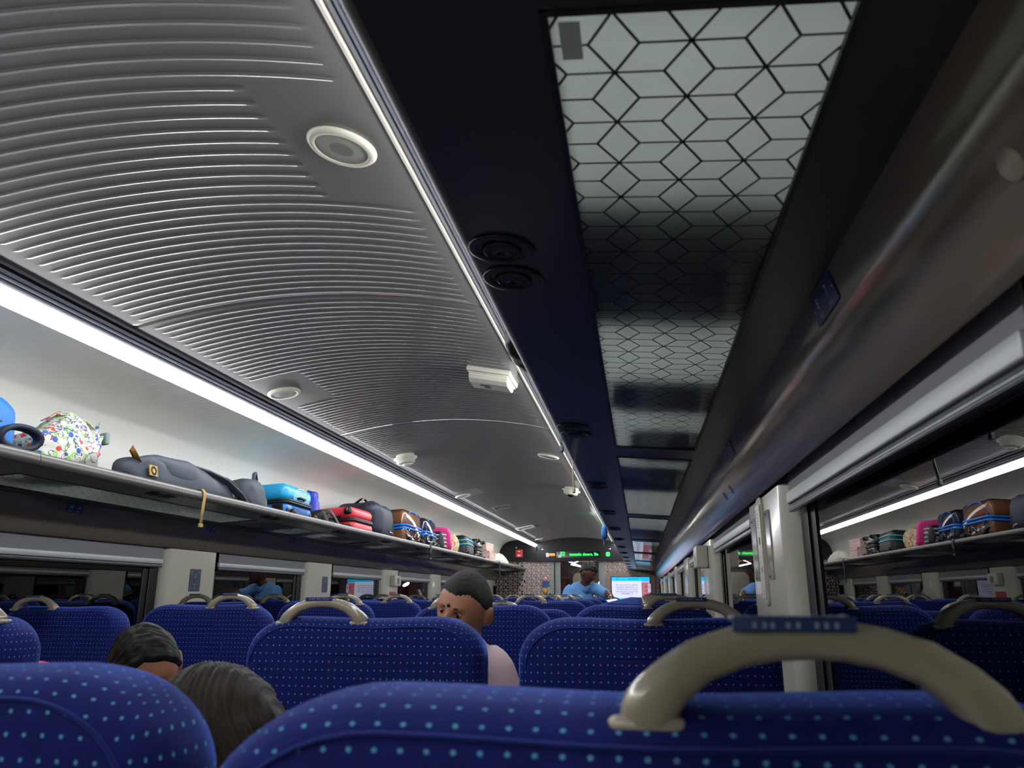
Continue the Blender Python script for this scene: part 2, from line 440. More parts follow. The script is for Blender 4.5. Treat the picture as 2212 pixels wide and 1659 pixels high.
# side shells
PILL = {-1: [-1.65, .25, 2.15, 4.05, 5.95, 7.85, 9.75, 11.65, 13.55], 1: [-1.75, .09, 1.88, 3.76, 5.6, 7.45, 9.3, 11.15, 13.0]}
PW = {-1: .56, 1: .60}
def side_shell(s):
    nm = 'left' if s < 0 else 'right'
    root = struct('wall_'+nm)
    def P(pts): return [(s*x, z) for x, z in (pts if s > 0 else pts[::-1])]
    # cove
    pr = [(.792, 2.125), (.80, 2.212), (.90, 2.2155), (.98, 2.2125), (1.06, 2.208), (1.14, 2.199), (1.214, 2.187), (1.255, 2.175), (1.292, 2.160), (1.335, 2.130), (1.374, 2.088), (1.402, 2.043), (1.421, 1.992), (1.430, 1.94), (1.434, 1.88), (1.435, 1.62)]
    pitch = .0485; mb = MB(); ys = []; am = []
    n = int((Y1-Y0)/pitch)
    for i in range(n+1):
        for f, a in ((0, 0), (.3, 0), (.5, 1), (.7, 0)):
            yy = Y0+(i+f)*pitch
            if yy <= Y1: ys.append(yy); am.append(a)
    ys.append(Y1); am.append(0)
    vs = []
    for yy, a in zip(ys, am):
        near = min(abs(yy-(.39+2.0*k)) for k in range(-1, 8))
        for i, (x, z) in enumerate(pr):
            t = i/(len(pr)-1)
            k = a*.0028*max(0, min(1, (.66-t)/.22))*(1 if i > 1 else 0)
            if near < .008: k = -.003
            vs.append((s*(x-k*.6), yy, z-k))
    w = len(pr)
    fs = [(j*w+i, j*w+i+1, (j+1)*w+i+1, (j+1)*w+i) if s > 0 else (j*w+i, (j+1)*w+i, (j+1)*w+i+1, j*w+i+1) for j in range(len(ys)-1) for i in range(w-1)]
    mb.add(vs, fs, 0, None, True); mb.build('cove_panel', 'cove', root)
    # outer shell behind the cove
    # bulkhead
    bp = [(1.394, 1.6255), (1.4075, 1.579), (1.4095, 1.573), (1.4151, 1.560), (1.4251, 1.540), (1.4361, 1.520), (1.4481, 1.500), (1.4566, 1.487), (1.4631, 1.4785), (1.4655, 1.4765), (1.470, 1.4785), (1.472, 1.483), (1.474, 1.56), (1.49, 1.62), (1.41, 1.64)]
    mb = MB()
    mods = [Y0]+[.38+2.0*k for k in range(-1, 7)]+[Y1]
    for a, b in zip(mods[:-1], mods[1:]): mb.prism(P(bp), a+.0012, b-.0012, 0, None, True)
    o = mb.build('bulkhead', 'bulk', root); sharp(o, 35)
    MB().prism(P([(1.42, 1.60), (1.60, 1.57), (1.60, 2.3), (1.42, 1.75)]), Y0, Y1).build('bulkhead_backing', 'black', root)
    # lower wall
    MB().prism(P([(1.478, 0), (1.478, .70), (1.49, .725), (1.60, .725), (1.60, 0)]), Y0, Y1).build('lower_panel', 'lowwall', root)
    # pillars
    for y in PILL[s]:
        pw = PW[s]; mb = MB(); q = []
        r = .055
        pts = [(y, 1.585), (y, 1.475+r)]
        for i in range(7):
            a = R(180-90*i/6); pts.append((y+r+r*math.cos(a), 1.475+r-r*math.sin(a)))
        for i in range(7):
            a = R(90-90*i/6); pts.append((y+pw-r+r*math.cos(a), 1.475+r-r*math.sin(a)))
        pts += [(y+pw, 1.585)]
        n = len(pts)
        vs = [(s*x, yy, z) for z in (.72, 1.474) for yy, x in pts]
        fs = [(i, (i+1) % n, n+(i+1) % n, n+i) for i in range(n)]+[tuple(range(n, 2*n))]
        mb.add(vs, fs, 0, None, True); o = mb.build('pillar', 'pillar', root); sharp(o, 50)
    # windows and blinds
    edges = [Y0]+[v for y in PILL[s] for v in (y, y+PW[s])]+[Y1]
    wi = 0
    for a, b in zip(edges[0::2], edges[1::2]):
        if b-a < .15: continue
        wi += 1
        wr = struct('window_%d' % (wi+(0 if s < 0 else 20)))
        a2, b2 = a+.012, b-.012
        MB().box((s*1.518 if s > 0 else s*1.523, a2, .73), (s*1.523 if s > 0 else s*1.518, b2, 1.57)).build('glass', 'glass', wr)
        fr = MB(); 
        def bx(x0, x1, y0, y1, z0, z1, m): fr.box((min(s*x0, s*x1), y0, z0), (max(s*x0, s*x1), y1, z1), m)
        bx(1.511, 1.5168, a2, a2+.022, .73, 1.57, 0); bx(1.511, 1.5168, b2-.075, b2, .73, 1.57, 0)
        bx(1.5150, 1.5175, b2-.13, b2-.075, .8, 1.57, 0)
        bx(1.511, 1.5166, a2, b2, .73, .80, 0)
        for yy in (b2-.078,): bx(1.5095, 1.511, yy, yy+.004, .73, 1.57, 1)
        for yy in (b2-.131,): bx(1.5140, 1.5150, yy, yy+.003, .8, 1.57, 1)
        fr.build('frame', ['black', 'frame_line'], wr)
        if wi % 1 == 0 and b > .3:
            zt = {(-1, 4): 1.385, (-1, 5): 1.388}.get((s, wi), 1.381 if s < 0 else 1.421)
            side = 'left' if s < 0 else 'right'
            wn = ['first', 'second', 'third', 'fourth', 'fifth', 'sixth', 'seventh', 'eighth', 'ninth', 'tenth']
            vis = [e for e in zip(edges[0::2], edges[1::2]) if e[1]-e[0] >= .15 and e[1] > .3].index((a, b))
            t = thing('roller_blind', '%s grey roller blind with pale hem bar over the %s-hand windows, counting from near' % (wn[vis], side), 'blind', (s*1.490, (a+b)/2, zt), group='roller blinds of the %s windows' % side)
            L = (b2-a2)/2-.008; k = s
            MB().box((-.0015, -L, .02), (.0015, L, 1.515-zt)).build('blind_fabric', 'blind', t)
            hb = MB(); hb.rbox((-.009, -L, .0), (.009, L, .028), .003, 0); hb.build('hem_bar', 'hem', t)
            rl = MB(); rl.rbox((-.006, -L, -.0185), (.006, L, -.0005), .004, 0)
            for q in range(3): rl.box((-.0068, -L, -.0175+.005*q), (.0068, L, -.0165+.005*q), 1)
            rl.build('bottom_rail', ['hem_dark', 'dark'], t)
            MB().rbox((-.012, -L, 1.515-zt), (.012, L, 1.545-zt), .006).build('roller_housing', 'dark', t)
    # night outside
    return root
side_shell(-1); side_shell(1)

# back wall behind the camera and the dark shell
bw = MB(); bw.box((-1.6, Y0-.12, 0), (1.6, Y0-.02, 2.3)); bw.build('wall_back', 'lowwall')['kind'] = 'structure'

# ------------------------------------------------------------------ light strips
def light_strip(s):
    nm = 'left' if s < 0 else 'right'
    t = thing('light_strip', 'long white LED light strip along the %s edge of the ceiling' % nm, 'light', (s*.71, Y0, 2.12))
    def P(pts): return [(s*x-s*.71, z-2.12) for x, z in (pts if s > 0 else pts[::-1])]
    LEN = Y1-Y0
    c = MB()
    c.prism(P([(.6545, 2.174), (.6545, 2.158), (.664, 2.1535), (.668, 2.158), (.668, 2.175)]), 0, LEN, 2 if s > 0 else 1)
    pr = [(.666, 2.160), (.670, 2.156), (.680, 2.149), (.681, 2.1435), (.686, 2.1405), (.688, 2.143), (.694, 2.139), (.695, 2.134), (.700, 2.1315), (.702, 2.134), (.708, 2.130), (.709, 2.1245), (.716, 2.1205), (.722, 2.124), (.722, 2.19), (.666, 2.19)]
    c.prism(P(pr[:4]+[(.690, 2.17), (.666, 2.17)]), 0, LEN, 1)
    c.prism(P(pr[3:]), 0, LEN, 0)
    c.prism(P([(.7735, 2.112), (.7765, 2.104), (.783, 2.104), (.789, 2.112), (.789, 2.19), (.7735, 2.19)]), 0, LEN, 0)
    c.build('channel', ['alu', 'alu_dark', 'cream'], t)
    d = MB(); ar = [(.720, 2.1215), (.7185, 2.108), (.724, 2.095), (.735, 2.083), (.748, 2.076), (.760, 2.077), (.768, 2.086), (.772, 2.100), (.7725, 2.118)]
    segs = 16
    for k in range(segs):
        a, b = LEN*k/segs+.002, LEN*(k+1)/segs-.002
        d.prism(P(ar), a, b, 0, None, True)
    d.build('diffuser', 'led', t)
light_strip(-1); light_strip(1)

# ------------------------------------------------------------------ luggage racks
def zu(x): return 1.644-.075*(x-1.14)                            # underside height at |x|
GL0, GL1 = 1.082, 1.319
A6 = .041; DY = .0715
def lattice(mb, x0, x1, y0, y1, s, m, zoff, w=.0027, origin=(1.137, .566)):
    segs = []
    ni = int((y1-y0)/DY)+3
    for col in range(-3, 6):
        nx = origin[0]+col*1.5*A6
        yo = origin[1]+(DY/2 if col % 2 else 0)
        k0 = math.floor((y0-yo)/DY)-1
        for k in range(k0, k0+ni+3):
            ny = yo+k*DY
            for ex, ey in ((A6, 0), (-A6, 0), (A6/2, DY/2), (-A6/2, DY/2), (A6/2, -DY/2), (-A6/2, -DY/2)):
                segs.append((nx, ny, nx+ex, ny+ey))
    for ax, ay, bx, by in segs:
        t0, t1 = 0., 1.; dx, dy = bx-ax, by-ay; ok = True
        for p, q in ((-dx, ax-x0), (dx, x1-ax), (-dy, ay-y0), (dy, y1-ay)):
            if abs(p) < 1e-9:
                if q < 0: ok = False
            else:
                r = q/p
                if p < 0: t0 = max(t0, r)
                else: t1 = min(t1, r)
        if not ok or t0 >= t1: continue
        a = Vector((ax+dx*t0, ay+dy*t0)); b = Vector((ax+dx*t1, ay+dy*t1)); n = Vector((-(b-a).y, (b-a).x)).normalized()*w/2
        q = [a+n, b+n, b-n, a-n]
        vs = [(s*p.x, p.y, zu(p.x)-zoff) for p in q]
        mb.add(vs, [(0, 1, 2, 3) if s < 0 else (3, 2, 1, 0)], m)
M['sticker'] = mat('sticker_grey', (205,208,206), .6)
M['lattice_line'] = mat('lattice_line_dark', (40,40,46), .35)
def rack(s):
    nm = 'left' if s < 0 else 'right'
    lab = 'grey overhead luggage rack along the left side, heaped with bags' if s < 0 else 'dark overhead luggage rack with lattice glass above the right-hand seats'
    root = thing('luggage_rack', lab, 'luggage rack', (0, 0, 0))
    def P(pts): return [(s*x, z) for x, z in (pts if s > 0 else pts[::-1])]
    mods = [Y0, -1.6, .40, 2.38, 4.39, 6.39, 8.39, 10.39, 12.39, Y1]
    lp = [(.942, 1.6590), (.933, 1.6605), (.9275, 1.6655), (.9238, 1.674), (.9235, 1.684), (.926, 1.694), (.931, 1.7015), (.938, 1.7045), (.945, 1.7025), (.950, 1.695), (.952, 1.681)]
    lip = MB()
    for a, b in zip(mods[:-1], mods[1:]): lip.prism(P(lp), a+.0015, b-.0015, 0, None, True)
    o = lip.build('front_rail', 'lip', root); sharp(o, 45)
    fp = MB(); rp = MB()
    for a, b in zip(mods[:-1], mods[1:]):
        fp.prism(P([(.941, zu(.941)), (.941, 1.681), (1.082, zu(1.082)+.020), (1.082, zu(1.082))]), a+.001, b-.001)
        rp.prism(P([(1.319, zu(1.319)), (1.319, zu(1.319)+.02), (1.409, zu(1.409)+.02), (1.409, zu(1.396)), (1.396, zu(1.396))]), a+.001, b-.001)
        g0, g1 = a+.085, b-.085
        if a < .5 < b: g0 = .485
        fp.prism(P([(1.082, zu(1.082)), (1.082, zu(1.082)+.02), (1.319, zu(1.319)+.02), (1.319, zu(1.319))]), a+.001, g0)
        fp.prism(P([(1.082, zu(1.082)), (1.082, zu(1.082)+.02), (1.319, zu(1.319)+.02), (1.319, zu(1.319))]), g1, b-.001)
    fp.build('front_panel', 'rack_under', root); rp.build('rear_panel', 'rack_under', root)
    for a, b in zip(mods[:-1], mods[1:]):
        g0, g1 = a+.085, b-.085
        if a < .5 < b: g0 = .485
        g = MB()
        g.prism(P([(GL0, zu(GL0)+.004), (GL0, zu(GL0)+.010), (GL1, zu(GL1)+.010), (GL1, zu(GL1)+.004)]), g0, g1)
        lattice(g, GL0, GL1, g0, g1, s, 1, -.0034)
        g.build('glass_panel', ['frost', 'lattice_line'], root)
        fr = MB(); zz = .002
        for x in (GL0, GL1-.006): fr.prism(P([(x, zu(x)-zz), (x, zu(x)+.004), (x+.006, zu(x)+.004), (x+.006, zu(x)-zz)]), g0, g1)
        for y in (g0, g1-.006): fr.prism(P([(GL0, zu(GL0)-zz), (GL0, zu(GL0)+.004), (GL1, zu(GL1)+.004), (GL1, zu(GL1)-zz)]), y, y+.006)
        fr.build('panel_frame', 'dark', root)
    # air nozzles in pairs
    y = .95-1.12*2
    yy = [-.17, .955, 2.07, 3.19, 4.27, 5.35, 6.4, 7.45, 8.5, 9.55, 10.6, 11.65, 12.7, 13.6]
    tilt = Matrix.Rotation(R(4.3)*s, 4, 'Y')
    for yc in yy:
        for dy in (-.049, .049):
            mx = Matrix.Translation((s*.98, yc+dy, zu(.98)-.0005)) @ tilt @ Matrix.Rotation(PI, 4, 'X')
            v = MB(); v.lathe([(0, 0), (.0425, 0), (.0440, .0015), (.0432, .0032), (.040, .0042), (.0265, .0030), (.0255, .0008), (.0, .0006)], 0, mx, 32)
            o = v.build('air_vent', 'vent', root)
            w = MB(); w.lathe([(.0235, .0012), (.0235, .0055), (.021, .0068), (.0205, .0058), (.0175, .0072), (.017, .0062), (.014, .0074), (.0135, .0066), (.0105, .0074), (.0062, .0072), (.0060, .003), (0, .003)], 0, mx, 26)
            w.build('nozzle', 'vent', o)
    return root
rack(-1); rack(1)

# ------------------------------------------------------------------ ceiling fixtures
def ceil_mx(x, y):
    slope = math.atan(-2*HC*x/(.66**2))
    return Matrix.Translation((x, y, zceil(x))) @ Matrix.Rotation(-slope, 4, 'Y') @ Matrix.Rotation(PI, 4, 'X')
def put(o, mx): o.matrix_world = mx; return o
def speaker(x, y, lab):
    t = thing('ceiling_speaker', lab, 'speaker', group='round ceiling speakers'); put(t, ceil_mx(x, y))
    r = MB(); r.lathe([(.0615, .0), (.0800, .0005), (.0798, .004), (.0735, .0105), (.0625, .0118), (.0605, .009)], 0, None, 48); r.build('bezel', 'cream', t)
    g = MB(); g.lathe([(0, .0088), (.062, .0088)], 0, None, 40)
    for k in range(1, 10):
        n = 6*k
        for i in range(n):
            a = 2*PI*i/n; rr = k*.0029
            g.lathe([(0, .0091), (.0009, .0091)], 1, Matrix.Translation((rr*math.cos(a), rr*math.sin(a), 0)), 6, False)
    g.build('grille', ['spk_grey', 'black'], t)
M['spk_grey'] = mat('speaker_grille_grey', (150,147,138), .5)
speaker(.52, 1.445, 'round cream ceiling speaker with perforated centre, closest overhead')
speaker(-.56, 3.45, 'round ceiling speaker beside the left light strip above the dark backpack')
speaker(.52, 5.5, 'round cream ceiling speaker beyond the smoke detector box, right ceiling edge')
speaker(-.58, 7.55, 'small-looking round ceiling speaker near the left strip, farther than the left camera dome')
speaker(-.60, 13.75, 'flat round ceiling speaker just before the display board')
# smoke detector box
t = thing('smoke_detector', 'cream rectangular smoke detector box hanging off the right ceiling edge', 'detector'); put(t, ceil_mx(.515, 3.33))
b = MB(); b.rbox((-.10, -.115, 0), (.10, .115, .022), .004, 0); b.rbox((-.092, -.115, .0235), (.092, .105, .030), .003, 0); b.build('base', 'white_plastic', t)
b = MB()
hp = [(-.088, .030), (-.088, .050), (-.05, .062), (.06, .062), (.088, .050), (.098, .036), (.098, .030)]
n = len(hp); vs = [(x, y, z) for x in (-.088, .088) for y, z in hp]
b.add(vs, [(i, (i+1) % n, n+(i+1) % n, n+i) for i in range(n)]+[tuple(range(n-1, -1, -1)), tuple(range(n, 2*n))], 0)
o = b.build('cover', 'white_plastic', t)
b = MB(); b.box((-.03, -.02, .0622), (.0, -.003, .063)); b.box((-.045, .012, .0622), (.0, .026, .063)); 
for k in range(3): b.box((-.0885, -.01+.012*k, .038), (-.088, -.004+.012*k, .05))
b.build('sensor_window', 'black', t)
def dome(x, y, lab, cap):
    t = thing('dome_camera', lab, 'camera'); put(t, ceil_mx(x, y))
    m = MB(); m.lathe([(0, 0), (.066, 0), (.066, .018), (.058, .022), (.0, .022)], 0, None, 32); m.build('mount', 'white_plastic', t)
    m = MB(); m.lathe([(.05, .020), (.084, .022), (.086, .030), (.070, .034), (.064, .060), (.052, .068), (.03, .070)], 0, None, 36); m.build('housing', 'white_plastic', t)
    m = MB(); m.lathe([(.031, .066), (.028, .078), (.018, .086), (0, .089)], 0, None, 24); m.build('lens_dome', 'black_gloss' if cap else 'white_plastic', t)
dome(-.50, 5.3, 'white dome camera on the ceiling beside the left light strip', False)
dome(.545, 7.2, 'white dome camera with dark lens at the right edge of the ceiling', True)
t = thing('ceiling_vent', 'small rectangular vent frame on the ceiling near the display board', 'vent'); put(t, ceil_mx(-.52, 11.5))
m = MB()
for a, b in (((-.13, -.16, 0), (.13, -.135, .018)), ((-.13, .135, 0), (.13, .16, .018)), ((-.13, -.135, 0), (-.105, .135, .018)), ((.105, -.135, 0), (.13, .135, .018))): m.rbox(a, b, .004)
m.build('frame', 'white_plastic', t); m = MB(); m.box((-.105, -.135, .001), (.105, .135, .004)); m.build('backing', 'grey', t)
t = thing('ceiling_vent', 'faint square hatch on the ceiling left of the dome camera line', 'vent'); put(t, ceil_mx(-.42, 8.9))
m = MB()
for a, b in (((-.10, -.13, 0), (.10, -.12, .008)), ((-.10, .12, 0), (.10, .13, .008)), ((-.10, -.12, 0), (-.09, .12, .008)), ((.09, -.12, 0), (.10, .12, .008))): m.box(a, b)
m.build('frame', 'grey', t)

# ------------------------------------------------------------------ signs on the bulkheads and pillars
def seat_sign(s, y, txts, label, cl='white_print'):
    # lies on the upper flat of the bulkhead
    ax, az = 1.4006, 1.6025
    n = Vector((-s*.961, 0, -.2775)).normalized()
    up = (Vector((0, 0, 1))-n*n.z).normalized(); xd = up.cross(n)
    t = thing('seat_number_plate', label, 'sign', group='blue seat number plates')
    o = Vector((s*ax, y, az))+n*.0005
    mx = basis(o, xd, up); put(t, mx)
    m = MB(); plate(m, None, .112, .040, .004, .0016); m.build('plate', 'plate_blue', t)
    for tx, px in txts:
        m = MB(); text_into(m, tx, .020, Matrix.Translation((px, .004, .0019))); m.build('number', cl, t)
        m = MB(); plate(m, Matrix.Translation((px, -.013, .0018)), .017, .005, .001, .0001); m.build('braille_strip', 'grey_print', t)
    for px in (-.050, .050):
        m = MB(); m.lathe([(0, .0026), (.0018, .0022), (.002, .0016)], 0, Matrix.Translation((px, 0, 0)), 10); m.build('screw', 'steel', t)
seat_sign(1, 1.02, [('8', -.026), ('7', .024)], 'blue seat plate numbered 7 and 8 on the right bulkhead')
seat_sign(1, 2.16, [('12', -.026), ('11', .024)], 'dim blue seat plate on the right bulkhead, second along from the plate reading 7 8')
seat_sign(-1, 3.18, [('13', -.026), ('14', .024)], 'small blue seat plate reading 13 14 under the left rack')
seat_sign(-1, 4.35, [('17', -.026), ('18', .024)], 'small blue seat plate under the left rack near the yellow strap')
seat_sign(-1, 5.5, [('21', -.026), ('22', .024)], 'tiny dark blue seat plate under the left rack below the red suitcase')

def safety_plate(y, label):
    t = thing('safety_notice', label, 'sign', group='navy safety notices on the left pillars')
    mx = basis((-1.4745, y, 1.304), (0, 1, 0), (0, 0, 1)); put(t, mx)
    m = MB(); plate(m, None, .118, .128, .006, .0015); m.build('plate', 'plate_navy', t)
    m = MB()
    def seg(p, w=.0012):
        for a, b in zip(p[:-1], p[1:]):
            a = Vector(a); b = Vector(b); n = Vector((-(b-a).y, (b-a).x)).normalized()*w/2
            m.add([(*(a+n), .0018), (*(b+n), .0018), (*(b-n), .0018), (*(a-n), .0018)], [(0, 3, 2, 1)])
    for sx in (-1, 1):
        seg([(sx*(.050-.004*k), .052-.001*k) for k in range(1)]+[(sx*.026, .032), (sx*.040, .010), (sx*.043, -.025), (sx*.030, -.050)])
        for k in range(4): seg([(sx*(.054-.005*k), .034+.005*k), (sx*(.034-.004*k), .046+.002*k)])
        for k in range(3): seg([(sx*(.036-.006*k), -.012-.01*k), (sx*(.030-.007*k), .004-.008*k)])
    for yy, w in ((.036, .022), (.029, .014), (.022, .030), (.016, .022), (-.020, .020), (-.027, .034), (-.036, .018), (-.043, .026), (-.050, .030)): seg([(-w/2, yy), (w/2, yy)], .0028)
    for sx in (-1, 1): seg([(sx*.052, -.046), (sx*.038, -.046)], .004); seg([(sx*.052, -.053), (sx*.042, -.053)], .003)
    m.build('print', 'grey_print', t)
safety_plate(4.355, 'navy safety notice plate on the nearest cream pillar on the left')
safety_plate(6.33, 'smaller-looking navy safety notice plate on the second left pillar')

# intercom panel and metal cards on the right pillar
t = thing('intercom_panel', 'cream emergency intercom panel fixed on the right pillar', 'intercom', group=None)
put(t, basis((1.4748, 2.205, 1.335), (0, -1, 0), (0, 0, 1)))
m = MB(); plate(m, None, .088, .285, .024, .006); m.build('surround', 'pillar', t)
m = MB(); plate(m, Matrix.Translation((0, -.002, .006)), .070, .245, .008, .004); m.build('faceplate', 'white_plastic', t)
m = MB(); plate(m, Matrix.Translation((.002, .026, .0101)), .022, .020, .001, .0004)
for k in range(7): plate(m, Matrix.Translation((-.004, .062+.006*k, .0101)), .018-.001*abs(k-3), .0022, .001, .0003)
plate(m, Matrix.Translation((.006, -.050, .0101)), .007, .016, .003, .0006)
m.build('speaker_slots', 'dark', t)
m = MB()
for sx in (-.027, .027):
    for sy in (-.112, .108): m.lathe([(0, .0112), (.0025, .0108), (.003, .010)], 0, Matrix.Translation((sx, sy, 0)), 10)
m.build('screw', 'steel', t)
for yy, w, lab in ((2.10, .062, 'shiny metal card holder on the near side of the intercom panel'), (2.345, .07, 'shiny metal card holder on the far side of the intercom panel')):
    t = thing('card_holder', lab, 'metal plate'); put(t, basis((1.4745, yy, 1.345), (0, -1, 0), (0, 0, 1)))
    m = MB(); plate(m, None, w, .175, .006, .003); m.build('plate', 'steel', t)
    m = MB()
    for sy in (-.08, .08): m.lathe([(0, .0045), (.003, .004), (.0032, .003)], 0, Matrix.Translation((-w/2+.008, sy, 0)), 10)
    m.build('screw', 'dark', t)
t = thing('wall_box', 'cream box mounted on the second pillar of the right side', 'box', (1.452, 4.06, 1.40))
m = MB(); m.rbox((-.035, -.105, -.05), (.0215, .105, .055), .006); m.build('case', 'white_plastic', t)
m = MB(); m.box((-.0355, -.03, -.02), (-.035, .02, .01)); m.build('keyhole_plate', 'grey', t)
t = thing('wall_box', 'small cream box on the third left pillar with a red label under it', 'box', (-1.455, 8.2, 1.36))
m = MB(); m.rbox((-.0185, -.11, -.05), (.035, .11, .06), .006); m.build('case', 'white_plastic', t)
m = MB(); m.box((.0352, -.03, -.03), (.0358, .04, .03)); m.build('keyhole_plate', 'grey', t)
t = tag(MB().box((-1.4742, 8.08, 1.19), (-1.4722, 8.30, 1.25)).build('red_notice', 'red_box'), 'small red notice below the cream box on the third left pillar', 'sign')
# plugs on the right bulkhead
M['bulk_plug'] = mat('bulkhead_plug', (150,140,124), .4)
def plug(y, lab):
    m = MB(); m.lathe([(0, .002), (.013, .0016), (.0145, 0)], 0, None, 20)
    n = Vector((-.895, 0, -.447)).normalized(); up = (Vector((0, 0, 1))-n*n.z).normalized()
    o = m.build('blanking_plug', 'bulk_plug'); put(o, basis(Vector((1.4285, y, 1.5330)), up.cross(n), up)); tag(o, lab, 'plug', 'round plugs in the right bulkhead')
plug(.568, 'round taupe plug in the right bulkhead at the picture edge')
plug(2.45, 'small round plug in the right bulkhead above the intercom pillar')
plug(2.62, 'second small round plug just past the one above the intercom pillar')

# sticker on the nearest lattice panel
t = thing('date_sticker', 'grey date sticker on the near corner of the lattice glass', 'sticker')
put(t, basis((1.1035, .523, zu(1.1035)+.0020), (0, 1, 0), (1, 0, -.075)))
m = MB(); m.box((-.022, -.0085, 0), (.022, .0085, .0004)); m.build('label_paper', 'sticker', t)
fl = Matrix.Scale(-1, 4, (1, 0, 0))
m = MB(); text_into(m, 'WO..', .0085, Matrix.Translation((-.006, .004, -.0006)) @ fl @ Matrix.Identity(4)); text_into(m, '20 1.0.24', .0085, Matrix.Translation((-.002, -.0042, -.0006)) @ fl); m.build('print', 'dark', t)

# ------------------------------------------------------------------ far end
YF = 14.4
DL, DR, DH = -.394, .459, 1.805
fw = struct('wall_front')
def hexpanel(name, x0, x1, z0, z1, a=.058, zone=None):
    m = MB(); m.box((x0, YF, z0), (x1, YF+.05, z1), 0)
    rnd = random.Random(3); h = a*math.sqrt(3)
    def clip(poly):
        for ax, lo, sgn in ((0, x0+.002, 1), (0, x1-.002, -1), (1, z0+.002, 1), (1, z1-.002, -1)):
            out = []
            for i in range(len(poly)):
                p, q = poly[i-1], poly[i]
                dp, dq = (p[ax]-lo)*sgn, (q[ax]-lo)*sgn
                if (dp >= 0) != (dq >= 0):
                    t = dp/(dp-dq); out.append((p[0]+(q[0]-p[0])*t, p[1]+(q[1]-p[1])*t))
                if dq >= 0: out.append(q)
            poly = out
            if len(poly) < 3: return None
        return poly
    ci = int((x1-x0)/(1.5*a))+4; cj = int((z1-z0)/h)+4
    for i in range(-2, ci):
        for j in range(-2, cj):
            cx = x0+i*1.5*a; cz = z0+j*h+(h/2 if i % 2 else 0)
            for k in range(3):
                a0, a1 = R(120*k), R(120*k+60); am = R(120*k+30)
                q = [(0, 0), (a*math.cos(a0), a*math.sin(a0)), (a*math.sqrt(3)*math.cos(am), a*math.sqrt(3)*math.sin(am)), (a*math.cos(a1), a*math.sin(a1))]
                mx = sum(p[0] for p in q)/4; mz = sum(p[1] for p in q)/4
                q = [(cx+mx+(p[0]-mx)*.84, cz+mz+(p[1]-mz)*.84) for p in q]
                dark = zone and zone(cx, cz)
                r = rnd.random()
                mi = (4 if r < .12 else 5 if k else 6) if dark else (4 if r < .045 else 3 if r < .10 else (1 if k else 2))
                p = clip(q)
                if p: m.add([(x, YF-.0012, z) for x, z in p], [tuple(range(len(p)))], mi)
    m.build(name, ['wallcream', 'wallpink', 'wallpink2', 'jamb', 'walldark', 'wallbrown', 'wallbrown2'], fw)
hexpanel('tiled_panel', -1.475, DL-.075, .1, 1.81, zone=lambda x, z: x < -1.02+.16*(z-1.2) and z < 1.62)
hexpanel('tiled_panel', DR+.07, 1.475, .1, 1.81)
m = MB(); m.box((DL-.075, YF-.006, 0), (DL, YF+.06, 1.81)); m.box((DR, YF-.006, 0), (DR+.07, YF+.06, 1.81)); m.box((-1.6, YF, 0), (DL-.075, YF+.05, .1)); m.box((DR+.07, YF, 0), (1.6, YF+.05, .1))
m.build('door_surround', 'jamb', fw)
m = MB(); m.box((-1.62, YF+.0, 1.81), (1.62, YF+.06, 2.3)); m.build('upper_panel', 'console', fw)
# black header console with rounded shoulders
hd = struct('trim_1')
m = MB()
pts = [(-1.395, 1.812)]+[(-1.07+.325*math.cos(R(180-9*i))*1.0, 1.79+.30*math.sin(R(9*i))) for i in range(1, 9)]+[(-.80, 2.09), (-.725, 2.09), (-.725, 1.812)]
m.prism(pts, YF-.045, YF+.001); m.prism([(-x, z) for x, z in pts], YF-.045, YF+.001); m.build('side_console', 'console', hd)
m = MB(); pts = [(-.720, 1.812), (.720, 1.812), (.720, 1.99), (.66, 2.06)]+[(.60-1.2*i/14, 2.075+.065*math.sin(PI*i/14)) for i in range(15)]+[(-.66, 2.055), (-.720, 1.99)]
n = len(pts); m.prism(pts, YF-.075, YF+.001)
m.build('display_console', 'console', hd)
m = MB(); m.prism([(-.725, 1.815), (-.718, 1.815), (-.718, 2.07), (-.725, 2.07)], YF-.078, YF-.04); m.build('console_seam', 'black', hd)
# display text etc on the console
t = thing('led_display', 'green scrolling LED message display over the far door', 'display', (.05, YF-.0755, 1.93))
m = MB(); plate(m, basis((0, 0, 0), (1, 0, 0), (0, 0, 1)), .80, .105, .004, .002); m.build('screen', 'black_gloss', t)
fm = basis((0, -.0035, 0), (1, 0, 0), (0, 0, 1))
m = MB(); text_into(m, 'E2', .092, fm @ Matrix.Translation((-.285, .012, 0)), 0, 'CENTER', .0022); text_into(m, 'tomatic doors. Be', .072, fm @ Matrix.Translation((.10, 0, 0)), 0, 'CENTER', .0016); m.build('message', 'e_green', t)
def console_mark(name, x, z, w, h, mt, lab, cat, dep=.006):
    m = MB(); plate(m, basis((x, YF-.0757, z), (1, 0, 0), (0, 0, 1)), w, h, min(w, h)*.3, dep); o = m.build(name, mt); tag(o, lab, cat); return o
console_mark('toilet_pictogram', -.515, 1.925, .055, .075, 'white_print', 'white toilet pictogram at the left of the display console', 'sign', .002)
console_mark('indicator_lamp', -.43, 1.93, .105, .045, 'e_orange', 'glowing orange indicator lamp left of the green message', 'light')
console_mark('arrow_pictogram', -.29, 1.90, .05, .05, 'white_print', 'small white seat pictogram beside the E2 text', 'sign', .002)
console_mark('indicator_lamp', .585, 1.93, .07, .075, 'e_green', 'square green indicator lamp right of the message', 'light')
